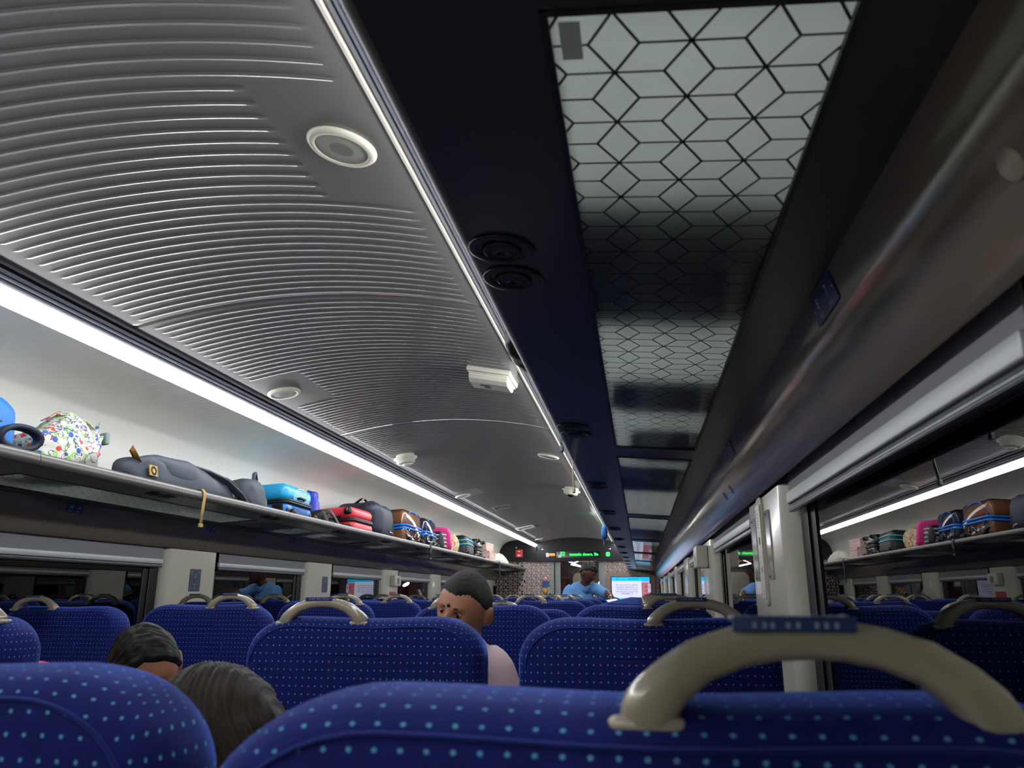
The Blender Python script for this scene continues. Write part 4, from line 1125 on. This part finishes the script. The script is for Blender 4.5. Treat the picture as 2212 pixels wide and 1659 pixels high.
t = thing('carry_bag', 'bright pink cloth bag squeezed beside the beige floral bag', 'bag', (-1.11, 8.77, ztop(-1.11)), (0, TL, R(4)))
m = MB()
def pk(q, n):
    q = q.copy(); k = q.z/.3; q.y -= .09*k; return q
soft(m, (0, 0, .150), (.135, .05, .15), 0, .45, .016, 10, 23, 40, 26, None, pk); m.build('body', 'pink_cloth', t)
t = thing('carry_bag', 'beige printed cloth bag with gathered folds between pink bag and black suitcase', 'bag', (-1.145, 9.06, ztop(-1.145)), (0, TL, R(6)))
m = MB()
def bg(q, n):
    q = q.copy(); k = q.z/.27; q.y += .11*k; q.z *= 1-.12*(q.y)/.2; a = math.atan2(n.y, n.x); q += Vector((n.x, n.y, 0))*.012*math.sin(a*11+3*k); return q
soft(m, (0, 0, .135), (.16, .17, .138), 0, .5, .014, 9, 25, 72, 30, None, bg); m.build('body', 'beige_floral', t)
t = thing('suitcase', 'black soft suitcase with turquoise zips near the far end of the rack', 'suitcase', (-1.19, 9.98, ztop(-1.19)), (0, TL, R(4)))
m = MB(); m.rbox((-.185, -.33, .0), (.185, .33, .285), .07, 0, None, 5); m.rbox((-.16, -.345, .02), (.15, -.31, .15), .02); m.build('body', 'nylon_black', t)
m = MB()
for z in (.165, .215): m.tube([(x, y, z) for x, y in rrect(.378, .668, .07)], .008, 0, None, 6, True, None, (0, 0, 1))
m.build('zip', 'teal_zip', t)
m = MB(); m.tube([(-.03, -.342, .16), (-.03, -.356, .14), (-.02, -.356, .10)], .006); m.build('zip_pull', 'steel', t)
for sy in (-1, 1):
    m = MB(); m.lathe([(0, -.016), (.03, -.016), (.034, 0), (.03, .016), (0, .016)], 0, Matrix.Translation((.190, sy*.26, .04)) @ Matrix.Rotation(PI/2, 4, 'X'), 14); m.build('wheel', 'wheel_black', t)
suitcase(.38, .50, .285, 'shiny black hard suitcase behind the one with turquoise zips', (-1.20, 10.62, ztop(-1.20)), (0, TL, R(3)), 'black_shell')
t = thing('gift_box', 'pale pink spotted box on the rack beyond the black suitcases, lower of two', 'box', (-1.13, 11.26, ztop(-1.13)), (0, TL, R(4)))
m = MB(); m.rbox((-.16, -.26, 0), (.16, .26, .145), .006); m.build('carton', 'speckle_pink', t); m = MB(); m.rbox((-.163, -.263, .118), (.163, .263, .150), .004); m.build('lid', 'speckle_pink', t)
t = thing('gift_box', 'pale pink spotted box stacked on top of another pink box', 'box', (-1.135, 11.24, ztop(-1.135)+.156), (0, TL, R(-3)))
m = MB(); m.rbox((-.14, -.22, 0), (.14, .22, .105), .006); m.build('carton', 'speckle_pink', t); m = MB(); m.rbox((-.143, -.223, .085), (.143, .223, .112), .004); m.build('lid', 'speckle_pink', t)
t = thing('cloth_bundle', 'cream printed cloth bundle, last thing on the left rack', 'bag', (-1.16, 12.55, ztop(-1.16)), (0, TL, 0))
m = MB()
def cbn(q, n):
    q = q.copy(); k = q.z/.2; q.x *= 1-.35*k; q.y *= 1-.3*k; return q
soft(m, (0, 0, .095), (.19, .55, .10), 0, .6, .035, 6, 29, 48, 30, None, cbn); m.build('body', 'cream_print', t)
# straps over the left rail
def strap(x, y, z1, mt, lab, w=.022, s=-1, sway=0):
    t = thing('hanging_strap', lab, 'strap', (x, y, 1.70))
    m = MB(); m.sweep([(s*.06, 0, .0105), (s*.012, 0, .0130), (s*-.004, 0, .0125), (s*-.016, .001, .0), (s*-.0185, .001, -.02), (s*-.015, sway*.4, (z1-1.70)*.55), (s*-.012, sway, z1-1.70)], rsec(w, .0028, .001), 0, None, (0, 1, 0))
    m.build('webbing', mt, t)
    b = MB(); b.rbox((s*-.0125-.005, sway-w*.65, z1-1.70-.014), (s*-.0125+.005, sway+w*.65, z1-1.70+.004), .002); b.build('buckle', mt, t)
strap(-.938, 3.44, 1.545, 'strap_yellow', 'mustard strap hanging over the left rack rail under the slate backpack', .024)
strap(-.938, 7.66, 1.575, 'nylon_black', 'black strap with buckle hanging below the brown suitcase', .05)
strap(-.938, 11.62, 1.40, 'nylon_black', 'long black strap hanging from the far end of the left rack', .055)
# right rack: bags that shade the lattice glass
TR = R(4.3)
def rack_bag(name, lab, cat, x0, x1, y0, y1, h, mt, seed, e=.35, flat=.0):
    cx = (x0+x1)/2; t = thing(name, lab, cat, (cx, (y0+y1)/2, ztop(cx)), (0, TR, 0))
    m = MB(); soft(m, (0, 0, h/2), ((x1-x0)/2, (y1-y0)/2, h/2), 0, e, .006, 7, seed, 40, 30); m.build('body', mt, t)
    m = MB(); m.tube([(0, -.10, h-.004), (0, -.08, h+.03), (0, .08, h+.03), (0, .10, h-.004)], .009); m.build('handle', 'black', t)
    m = MB(); m.tube([((x1-x0)/2*.93*math.cos(R(a)), (y1-y0)/2*.93*math.sin(R(a)), h*.8) for a in range(0, 360, 20)], .004, 0, None, 6, True); m.build('zip', 'zip_dark', t)
    return t
rack_bag('holdall', 'dark holdall resting on the lattice glass nearest the camera', 'bag', 1.00, 1.345, .775, 1.225, .095, 'nylon_navy', 31)
rack_bag('holdall', 'dark bag peeking over the right rack edge between the two nearest vent pairs', 'bag', 1.068, 1.352, 1.545, 1.855, .10, 'nylon_black', 33)
rack_bag('holdall', 'dark bag on the right rack beside the first panel joint', 'bag', 1.10, 1.345, 2.03, 2.56, .11, 'nylon_slate', 35)
rack_bag('holdall', 'dark bag shading the second lattice panel of the right rack', 'bag', 1.00, 1.345, 2.66, 3.34, .11, 'nylon_navy', 36)
rack_bag('holdall', 'dark bag on the far part of the right rack', 'bag', 1.00, 1.345, 5.30, 6.30, .12, 'nylon_black', 37)
rack_bag('holdall', 'long dark bag near the end of the right rack', 'bag', 1.00, 1.345, 7.0, 9.9, .12, 'nylon_navy', 38)
# things hanging over the right rail
t = thing('shoulder_bag', 'black bag end drooping over the right rack rail', 'bag', (.946, 1.60, 1.708))
m = MB(); soft(m, (0, 0, .036), (.070, .125, .036), 0, .6, .006, 14, 41); m.build('body', 'nylon_black', t); m = MB(); m.tube([(-.050, -.118, .05), (-.066, -.06, .042), (-.072, 0, .036), (-.066, .06, .028), (-.05, .11, .02)], .003, 0, None, 6); m.build('piping', 'grey_stripe', t)
strap(.938, 2.26, 1.645, 'strap_grey', 'grey-green strap hanging over the right rack rail', .018, 1)
strap(.938, 2.72, 1.575, 'strap_cream', 'pale cream strap dangling from the right rack rail', .02, 1, -.05)
t = thing('hanging_pouch', 'blue pouch with white tag hanging from the far right rack rail', 'bag', (.895, 5.75, 1.66))
m = MB(); soft(m, (0, 0, 0), (.022, .06, .05), 0, .7, .004, 14, 43, zmin=-.2); m.build('body', 'bright_blue', t)
m = MB(); m.tube([(.002, 0, .046), (.010, 0, .06), (.026, 0, .055)], .004, 0, None, 6); m.build('cord', 'teal_bag', t); m = MB(); plate(m, basis((-.004, .0, -.07), (0, -1, 0), (0, 0, 1)), .035, .045, .003, .002); m.build('tag', 'white_print', t)

# ------------------------------------------------------------------ people
def remesh(mb, name, voxel, mt, parent, sm=2):
    me = mb.mesh('tmp', [mt]); o = bpy.data.objects.new('tmp', me); COL.objects.link(o)
    r = o.modifiers.new('r', 'REMESH'); r.mode = 'VOXEL'; r.voxel_size = voxel; r.use_smooth_shade = True
    s = o.modifiers.new('sm', 'SMOOTH'); s.factor = .5; s.iterations = sm
    out = evalmesh(o); bpy.data.objects.remove(o); bpy.data.meshes.remove(me)
    out.materials.clear(); out.materials.append(M[mt]); out.name = name
    for p in out.polygons: p.use_smooth = True
    q = bpy.data.objects.new(name, out); COL.objects.link(q)
    if parent: q.parent = parent
    return q
def g(v, c, w): return math.exp(-((v-c)/w)**2)
def head_fn(p, d):
    """unit head: x right, -y face, z up; half sizes ~1"""
    x, y, z = d.x, d.y, d.z
    f = max(0, -y)
    q = Vector((x, y, z))
    jaw = max(0, -z)
    q.x *= 1-.28*jaw**1.4; q.y = q.y*(1-.10*jaw) - (.10*jaw*f)
    q.z *= 1.0
    q.y += -.30*f*g(x, 0, .13)*g(z, -.18, .17)*1.0        # nose
    q.y += -.10*f*g(x, 0, .10)*g(z, .02, .15)
    for sx in (-1, 1):
        q.y += .13*f*g(x, sx*.36, .17)*g(z, .02, .11)      # sockets
        q.y += -.05*f*g(x, sx*.36, .22)*g(z, .20, .08)     # brows
        q += Vector((sx*.02, -.04, 0))*f*g(x, sx*.5, .18)*g(z, -.25, .16)
    q.y += -.07*f*g(x, 0, .22)*g(z, -.50, .055) - .06*f*g(x, 0, .20)*g(z, -.62, .05)   # lips
    q.y += .03*f*g(x, 0, .25)*g(z, -.56, .025)
    q.y += -.08*f*g(x, 0, .18)*g(z, -.86, .14)             # chin
    return q
def head_into(mb, mx, hw, hd, hh):
    S = Matrix.Diagonal((hw, hd, hh, 1))
    mb.ell((0, 0, 0), (1, 1, 1), 0, mx @ S, 56, 44, 1., lambda p, d: head_fn(p, d))
    for sx in (-1, 1):
        e = MB()
        def ear(p, d):
            q = p.copy(); q.x += sx*.010*max(0, d.y)
            return q
        mb.ell((sx*hw*1.02, hd*.10, -hh*.10), (hw*.13, hd*.20, hh*.27), 0, mx @ Matrix.Translation((0, 0, 0)), 20, 14, 1., ear)
        mb.ell((sx*hw*1.12, hd*.19, -hh*.04), (hw*.09, hd*.10, hh*.22), 0, mx, 14, 10)
def face_parts(parent, mx, hw, hd, hh, lips=True):
    for sx in (-1, 1):
        m = MB(); m.ell((sx*.36*hw, -.80*hd, .02*hh), (.125*hw, .12*hd, .062*hh), 0, mx, 16, 12); o = m.build('eye', 'eye_white', parent)
        m = MB(); m.ell((sx*.36*hw, -.905*hd, .02*hh), (.060*hw, .03*hd, .056*hh), 0, mx, 12, 8); m.build('iris', 'eye_dark', o)
        m = MB(); m.tube([(sx*(.18+.06*k)*hw, -(.985-.013*k*k)*hd, (.200+.010*math.sin(PI*k/6))*hh) for k in range(7)], .048*hw, 0, mx, 6, False, [.4, .9, 1.1, 1.1, 1, .7, .3]); m.build('eyebrow', 'brow', parent)
        m = MB(); m.tube([(sx*(.22+.055*k)*hw, -(.93-.012*k*k)*hd, (.075+.022*math.sin(PI*k/5))*hh) for k in range(6)], .022*hw, 0, mx, 6); m.build('eyelid', 'hair_man', parent)
    if lips:
        m = MB(); m.tube([((-.22+.088*k)*hw, -(1.02-.6*((-.22+.088*k))**2)*hd, -.555*hh) for k in range(6)], .034*hh, 0, mx, 6, False, [.4, .9, 1, 1, .9, .4]); m.build('lips', 'lips', parent)
def hand_chains(wrist, dirv, palm_n, size, side, curl=.5):
    """chains for palm and fingers; dirv along the hand, palm_n out of the palm, side = +1/-1 puts the thumb"""
    d = Vector(dirv).normalized(); n = Vector(palm_n); n = (n-d*n.dot(d)).normalized(); w = d.cross(n)*side
    W = Vector(wrist); ch = []; k = size/.18
    for i, (off, ln) in enumerate(((.030, .070), (.010, .078), (-.010, .072), (-.029, .056))):
        b = W+d*.085*k+w*off*k
        p = [(tuple(W+d*.012*k+w*off*.45*k), .014*k), (tuple(b), .0105*k)]; cur = b; dd = d.copy()
        for j, (f, r) in enumerate(((.45, .0092), (.32, .0085), (.23, .0072))):
            dd = (dd*math.cos(curl*(.6+.25*j))+n*math.sin(curl*(.6+.25*j))).normalized(); cur = cur+dd*ln*f*k; p.append((tuple(cur), r*k))
        ch.append(p)
    b = W+d*.022*k+w*.030*k; p = [(tuple(W+d*.010*k), .015*k), (tuple(b), .013*k)]
    cur = b; dd = (d*.6+w*.75+n*.25).normalized()
    for ln, r in ((.034, .0105), (.026, .009), (.018, .0075)):
        cur = cur+dd*ln*k; p.append((tuple(cur), r*k)); dd = (dd+d*.35+n*.2).normalized()
    ch.append(p)
    return ch
def add_hand(mb, *a, **k):
    for c in hand_chains(*a, **k): chain_into(mb, c, 3, 10)
    d = Vector(a[1]).normalized(); n = Vector(a[2]); n = (n-d*n.dot(d)).normalized(); w = d.cross(n); kk = a[3]/.18
    mx = Matrix.Identity(4)
    c = Vector(a[0])+d*.05*kk
    for i in range(3): mx[i][0] = w[i]; mx[i][1] = d[i]; mx[i][2] = n[i]; mx[i][3] = c[i]
    mb.ell((0, 0, 0), (.040*kk, .052*kk, .015*kk), 0, mx, 16, 10, .8)
def chain_into(mb, ch, sub=5, seg=14):
    pts = [Vector(c) for c, r in ch]; rad = [r if isinstance(r, tuple) else (r, r) for c, r in ch]
    n = len(pts); P = []; RR = []
    for i in range(n-1):
        p0 = pts[max(0, i-1)]; p1 = pts[i]; p2 = pts[i+1]; p3 = pts[min(n-1, i+2)]
        for k in range(sub+(1 if i == n-2 else 0)):
            t = k/sub; t2 = t*t; t3 = t2*t
            P.append(.5*((2*p1)+(p2-p0)*t+(2*p0-5*p1+4*p2-p3)*t2+(3*p1-p0-3*p2+p3)*t3))
            e = t*t*(3-2*t); RR.append(tuple(rad[i][q]*(1-e)+rad[i+1][q]*e for q in (0, 1)))
    vs = []; L = len(P)
    for i, p in enumerate(P):
        t = (P[min(L-1, i+1)]-P[max(0, i-1)]).normalized()
        sd = Vector((1, 0, 0))-t*t.x
        if sd.length < .25: sd = Vector((0, 1, 0))-t*t.y
        sd.normalize(); w = t.cross(sd)
        for k in range(seg):
            a = 2*PI*k/seg; vs.append(p+sd*RR[i][0]*math.cos(a)+w*RR[i][1]*math.sin(a))
    fs = [(j*seg+i, j*seg+(i+1) % seg, (j+1)*seg+(i+1) % seg, (j+1)*seg+i) for j in range(L-1) for i in range(seg)]
    fs += [tuple(range(seg-1, -1, -1)), tuple(range((L-1)*seg, L*seg))]
    mb.add(vs, fs, 0, None, True)
    for i in (0, -1):
        r = rad[i]; mb.ell(pts[i], (r[0]*.98, r[1]*.98, min(r)*.98), 0, None, 14, 10)
def body_into(mb, chains, lv=2):
    for c in chains: chain_into(mb, c)
def cloth(parent, name, chains, mt, voxel=.011, lv=2, extra=None):
    mb = MB(); body_into(mb, chains, lv)
    if extra: extra(mb)
    return remesh(mb, name, voxel, mt, parent, 3)
def hair_cap(parent, name, mx, hw, hd, hh, mt, keep, amp=.02, grow=1.06, sc=9., nu=72, nv=60, seed=1, uvax=None, bottom=None, ridge=0.):
    """cap following the head where keep(d) holds"""
    m = MB(); vs = []; fs = []; ok = []; uvs = []
    S = Matrix.Diagonal((hw, hd, hh, 1))
    for j in range(nv+1):
        ph = -PI/2+PI*j/nv
        for i in range(nu):
            th = 2*PI*i/nu; d = Vector((math.cos(ph)*math.cos(th), math.cos(ph)*math.sin(th), math.sin(ph)))
            k = keep(d)
            q = head_fn(d, d) if not bottom else d.copy()
            e = grow+amp*noise.noise(d*sc+Vector((seed, 0, 0)))
            if ridge: u_ = uvax(d); e += ridge*noise.noise(Vector((u_[0]*34, u_[1]*1.6, seed)))+ridge*.6*noise.noise(Vector((u_[0]*80, u_[1]*2.2, seed+3)))
            fade = max(0, min(1, k/.12))
            q = q*(1+(e-1)*fade - .03*(1-fade))
            if bottom: q = bottom(q, d)
            vs.append(q); ok.append(k > -.04); uvs.append(uvax(d) if uvax else (th/(2*PI), ph/PI))
    for j in range(nv):
        for i in range(nu):
            f = (j*nu+i, j*nu+(i+1) % nu, (j+1)*nu+(i+1) % nu, (j+1)*nu+i)
            if all(ok[k] for k in f): fs.append(f)
    m.add([mx @ S @ v for v in vs], fs, 0, None, True)
    me = m.mesh(name, [mt]); ul = me.uv_layers.new(name='UVMap')
    for lp in me.loops: ul.data[lp.index].uv = uvs[lp.vertex_index]
    o = bpy.data.objects.new(name, me); COL.objects.link(o); o.parent = parent
    b = bmesh.new(); b.from_mesh(me); lv = [v for v in b.verts if not v.link_faces]; bmesh.ops.delete(b, geom=lv, context='VERTS'); b.to_mesh(me); b.free()
    return o

# toddler standing on the seat behind the second-row aisle seat, peeking over it
kid = thing('person', 'toddler in a pale pink shirt peeking over a blue seat at the camera', 'person', (.683, 2.04, .47))
def K(x, y, z): return Vector((x-.683, y-2.04, z-.47))
khm = Matrix.Translation(K(.690, 2.015, 1.189)) @ Matrix.Rotation(R(15), 4, 'Y') @ Matrix.Rotation(R(-15), 4, 'Z') @ Matrix.Rotation(R(17), 4, 'X')
kb = MB(); head_into(kb, khm, .0655, .080, .091)
nk = K(.700, 2.05, 1.115)
tors = [[(K(.67, 2.05, .80), (.072, .060)), (K(.68, 2.05, .90), (.070, .056)), (K(.685, 2.05, .99), (.074, .056)), (K(.69, 2.05, 1.055), (.058, .046)), (nk, .030), (K(.695, 2.035, 1.15), .032)]]
sh_r, sh_l = K(.762, 2.05, 1.045), K(.612, 2.05, 1.05)
armr = [(K(.69, 2.05, 1.055), (.058, .046)), (sh_r, .034), (K(.800, 2.05, .955), .028), (K(.79, 2.00, .87), .024), (K(.765, 1.93, .915), .018)]
arml = [(K(.69, 2.05, 1.055), (.058, .046)), (sh_l, .034), (K(.575, 2.03, .955), .028), (K(.575, 1.98, .89), .024), (K(.60, 1.93, .93), .018)]
legs = [[(K(.67, 2.05, .80), (.072, .060)), (K(.67+s*.045, 2.06, .74), .052), (K(.67+s*.05, 2.06, .62), .042), (K(.67+s*.05, 2.07, .52), .032), (K(.67+s*.052, 2.045, .500), .02), (K(.67+s*.055, 1.99, .500), .016)] for s in (-1, 1)]
body_into(kb, tors+[armr, arml]+legs)
add_hand(kb, K(.765, 1.93, .915), (-.2, -.3, .8), (0, -1, 0), .10, 1, curl=.5); add_hand(kb, K(.60, 1.93, .93), (.2, -.3, .8), (0, -1, 0), .10, -1, curl=.5)
remesh(kb, 'body', .0042, 'skin_kid', kid, 2)
face_parts(kid, khm, .0655, .080, .091)
hair_cap(kid, 'hair', khm, .0655, .080, .091, 'hair_short', lambda d: (d.z-.52+.05*noise.noise(d*16)+.03*noise.noise(Vector((d.x*3, 1.3, 0)))+.9*max(0, d.y+.58)) if d.y < .35 else d.z+.46, .02, 1.05, 12.)
m = MB(); m.ell((-.02*.0655, -1.0*.080, .27*.091), (.0048, .003, .005), 0, khm, 12, 8); m.build('forehead_dot', 'tilak', kid)
def inf(ch, a): return [(c, tuple(x+a for x in r) if isinstance(r, tuple) else r+a) for c, r in ch]
cloth(kid, 'shirt', [inf(tors[0][:4], .010)+[(K(.697, 2.05, 1.085), .046)], inf(armr[:3], .013)+[(K(.802, 2.035, .915), .042)], inf(arml[:3], .013)+[(K(.57, 2.015, .92), .040)]], 'shirt_pink', .007, 2)
m = MB(); m.tube([K(.735, 2.012, 1.095), K(.715, 2.0, 1.085), K(.69, 2.0, 1.08)], .008, 0, None, 6); m.build('collar', 'shirt_pink', kid)
cloth(kid, 'shorts', [inf([legs[0][0], legs[0][1], legs[0][2]], .010), inf([legs[1][0], legs[1][1], legs[1][2]], .010)], 'trouser', .008, 2)

# man in a sky-blue shirt
man = thing('person', 'man in a sky-blue shirt standing by the far seats, head bowed', 'person', (.42, 9.36, 0))
def Q(x, y, z): return Vector((x-.42, y-9.36, z))
mhm = Matrix.Translation(Q(.545, 9.28, 1.468)) @ Matrix.Rotation(R(62), 4, 'Z') @ Matrix.Rotation(R(26), 4, 'X')
mb_ = MB(); head_into(mb_, mhm, .080, .100, .122)
pel = (Q(.42, 9.36, .93), (.150, .115))
mt_ = [[pel, (Q(.425, 9.37, 1.06), (.150, .115)), (Q(.435, 9.37, 1.18), (.155, .118)), (Q(.455, 9.36, 1.27), (.125, .10)), (Q(.49, 9.34, 1.335), .062), (Q(.52, 9.31, 1.40), .058)]]
shl, shr = Q(.318, 9.35, 1.262), Q(.615, 9.36, 1.290)
chest = (Q(.455, 9.36, 1.27), (.125, .10))
aL = [(Q(.44, 9.36, 1.285), .075), (shl, .060), (Q(.285, 9.24, 1.10), .047), (Q(.34, 9.12, 1.02), .043), (Q(.50, 9.09, 1.06), .035), (Q(.62, 9.10, 1.12), .028)]
aR = [(Q(.47, 9.36, 1.29), .075), (shr, .058), (Q(.71, 9.30, 1.245), .046), (Q(.765, 9.25, 1.235), .043), (Q(.80, 9.16, 1.20), .034), (Q(.815, 9.08, 1.175), .027)]
lg = [[pel, (Q(.42+s*.085, 9.37, .86), .092), (Q(.42+s*.095, 9.36, .50), .062), (Q(.42+s*.10, 9.385, .30), .055), (Q(.42+s*.10, 9.385, .10), .040), (Q(.42+s*.10, 9.37, .05), .038), (Q(.42+s*.105, 9.25, .035), .030)] for s in (-1, 1)]
body_into(mb_, mt_+[aL, aR]+lg)
add_hand(mb_, Q(.815, 9.08, 1.175), (.25, -.75, -.2), (-.2, 0, -1), .185, 1, curl=.55); add_hand(mb_, Q(.62, 9.10, 1.12), (.9, -.05, .25), (0, 0, -1), .185, -1, curl=.55)
remesh(mb_, 'body', .0065, 'skin_man', man, 2)
face_parts(man, mhm, .080, .100, .122)
hair_cap(man, 'hair', mhm, .080, .100, .122, 'hair_man', lambda d: (d.z-.38+.55*max(0, d.y+.35)) if d.y < .5 else d.z+.35, .10, 1.12, 5., 72, 60, 4)
cloth(man, 'shirt', [inf(mt_[0][:4], .014)+[(Q(.485, 9.345, 1.315), .066)], inf(aL[:3], .013)+[(Q(.295, 9.215, 1.075), .060)], inf(aR[:3], .012)+[(Q(.735, 9.285, 1.242), .060)]], 'shirt_blue', .011, 2)
m = MB(); m.sweep([Q(.44, 9.40, 1.355), Q(.425, 9.34, 1.345), Q(.45, 9.28, 1.325), Q(.49, 9.255, 1.29), Q(.52, 9.25, 1.26)], rsec(.045, .008, .003), 0, None, (0, 0, 1)); m.sweep([Q(.56, 9.40, 1.345), Q(.575, 9.34, 1.33), Q(.56, 9.28, 1.30), Q(.53, 9.25, 1.26)], rsec(.04, .008, .003), 0, None, (0, 0, 1)); m.build('collar', 'shirt_blue', man)
cloth(man, 'trousers', [inf(lg[0][:5], .016), inf(lg[1][:5], .016)], 'trouser', .013, 2)
for s in (-1, 1):
    m = MB(); m.ell((.0+s*.102, -.05, .042), (.05, .135, .045), 0, None, 20, 14, .8, lambda p, d: Vector((p.x, p.y, max(.0, p.z)))); m.build('shoe', 'black', man)
m = MB(); m.tube([Q(.808, 9.105, 1.182)+Vector((.031*math.cos(R(a)), .008*math.cos(R(a)), .031*math.sin(R(a)))) for a in range(0, 360, 30)], .006, 0, None, 6, True, None, (0, 1, 0)); m.build('watch', 'steel', man)
t = tag(None or MB().rbox((-.075, -.05, -.005), (.075, .05, .006), .004).build('folded_paper', 'white_print'), 'folded white paper held by the man in the sky-blue shirt', 'paper'); t.location = (.815, 8.955, 1.155); t.rotation_euler = (R(12), R(-8), R(20))

def seated(name, label, x, y, hm, hw, hd, hh, skin, top, lean=(0, 0)):
    """passenger sitting on a cushion, facing +y; head matrix hm is given in world space"""
    t = thing('person', label, 'person', (x, y, .47))
    def S(a, b, c): return Vector((a, b, c-.47))
    inv = Matrix.Translation((-x, -y, -.47))
    mb = MB(); hl = inv @ hm; head_into(mb, hl, hw, hd, hh)
    hc = hl.translation
    lx, ly = lean
    pelv = (S(0, 0, .605), (.15, .105)); ch = (S(lx*.55, ly*.5-.0, .86), (.125, .09)); nb = Vector((hc.x*.86, hc.y*.86-.01, hc.z-hh*1.25))
    tor = [pelv, (S(lx*.2, ly*.2, .70), (.13, .10)), ch, (nb, .05), (hc-Vector((0, 0, hh*.5)), .05)]
    arms = []
    for s in (-1, 1): arms.append([ch, (S(lx*.6+s*.145, ly*.5, .865), .052), (S(lx*.3+s*.165, .08, .69), .042), (S(s*.15, .26, .64), .034), (S(s*.09, .34, .64), .026)])
    legs_ = [[pelv, (S(s*.09, .06, .595), .085), (S(s*.10, .40, .575), .065), (S(s*.10, .43, .30), .052), (S(s*.10, .42, .09), .036), (S(s*.10, .44, .05), .032), (S(s*.10, .53, .035), .026)] for s in (-1, 1)]
    body_into(mb, [tor]+arms+legs_)
    for s, a in zip((-1, 1), arms): add_hand(mb, a[-1][0], (-s*.3, .9, -.2), (0, 0, -1), .165, -s, curl=.4)
    remesh(mb, 'body', .0075, skin, t, 2)
    cloth(t, 'top', [inf(tor[:3], .02)+[(nb*.8+ch[0]*.2, .062)], inf(arms[0][:3], .014), inf(arms[1][:3], .014)], top, .013, 2)
    cloth(t, 'trousers', [inf(legs_[0][:5], .016), inf(legs_[1][:5], .016)], 'trouser', .014, 2)
    return t, hl
# woman with long hair, leaning in the nearest row
whm = Matrix.Translation((.535, 1.12, 1.005)) @ Matrix.Rotation(R(-34), 4, 'Y') @ Matrix.Rotation(R(165), 4, 'Z') @ Matrix.Rotation(R(10), 4, 'X')
w, hl = seated('person', 'person with long straight dark hair seated between the two nearest seats', .553, .93, whm, .075, .092, .112, 'skin_mid', 'kurta', (-.02, .12))
face_parts(w, hl, .075, .092, .112)
def long_hair(q, d):
    q = q.copy(); q.x *= 1.12
    if d.z < .1:
        k = (.1-d.z); q.x *= 1+.25*k; q.z -= .9*k*k+.35*k; q.y *= 1+.1*k
    return q
hair_cap(w, 'hair', hl, .075, .092, .112, 'hair_long', lambda d: 1 if d.y > -.55 else d.z-.45, .03, 1.14, 3., 260, 90, 6, lambda d: (d.x*.5+.5*math.atan2(d.x, max(.2, d.y+1.2)), d.z), long_hair, .035)
# passenger leaning into the aisle
phm = Matrix.Translation((-.262, 2.13, 1.012)) @ Matrix.Rotation(R(-22), 4, 'Y') @ Matrix.Rotation(R(34), 4, 'Z') @ Matrix.Rotation(R(40), 4, 'X')
p, hl = seated('person', 'dark-haired person with a parting bending into the aisle, forehead showing', -.52, 2.08, phm, .086, .102, .124, 'skin_mid', 'kurta_pink', (.20, .02))
face_parts(p, hl, .086, .102, .124)
def part_keep(d):
    return (d.z-.60+.85*max(0, d.y+.70)+.30*abs(d.x)) if d.y < .3 else 1
hair_cap(p, 'hair', hl, .086, .102, .124, 'hair_part', part_keep, .04, 1.12, 4., 200, 120, 9, lambda d: (math.atan2(d.z+.2, d.y+.01)*.3, d.x), None, .03)
m = MB(); soft(m, (0, 0, 0), (.075, .07, .10), 0, .85, .012, 9, 51, zmin=-1.); o = m.build('shawl', 'pink_shawl', p, (.020, -.08, .478))

# ------------------------------------------------------------------ camera and view
cd = bpy.data.cameras.new('camera'); cam = bpy.data.objects.new('camera', cd); COL.objects.link(cam)
f, cx, cy, vx, vy = 1660., 1106., 829.5, 1384., 1285.
Yc = Vector((vx-cx, -(vy-cy), f)).normalized(); tt = math.atan2(vy-cy, f); Zc = Vector((0, math.cos(tt), math.sin(tt))); Xc = -Yc.cross(Zc)
rows = [Xc, Yc, Zc]
rm = Matrix([[r[0], r[1], -r[2]] for r in rows]).to_4x4(); rm.translation = (1.14, 0, 1.22); cam.matrix_world = rm
cd.sensor_width = 36; cd.lens = f/2212*36; cd.clip_start = .02
cd.dof.use_dof = True; cd.dof.focus_distance = 3.2; cd.dof.aperture_fstop = 10
scn.camera = cam
w_ = bpy.data.worlds.new('night'); scn.world = w_; w_.use_nodes = True
w_.node_tree.nodes['Background'].inputs[0].default_value = (.010, .014, .022, 1); w_.node_tree.nodes['Background'].inputs[1].default_value = .25
scn.view_settings.view_transform = 'Standard'; scn.view_settings.look = 'None'; scn.view_settings.gamma = 1; scn.view_settings.exposure = 0
scn.view_settings.use_curve_mapping = False
cy_ = scn.cycles
cy_.use_denoising = True; cy_.max_bounces = 10; cy_.diffuse_bounces = 5; cy_.glossy_bounces = 5; cy_.transparent_max_bounces = 16; cy_.sample_clamp_indirect = 4
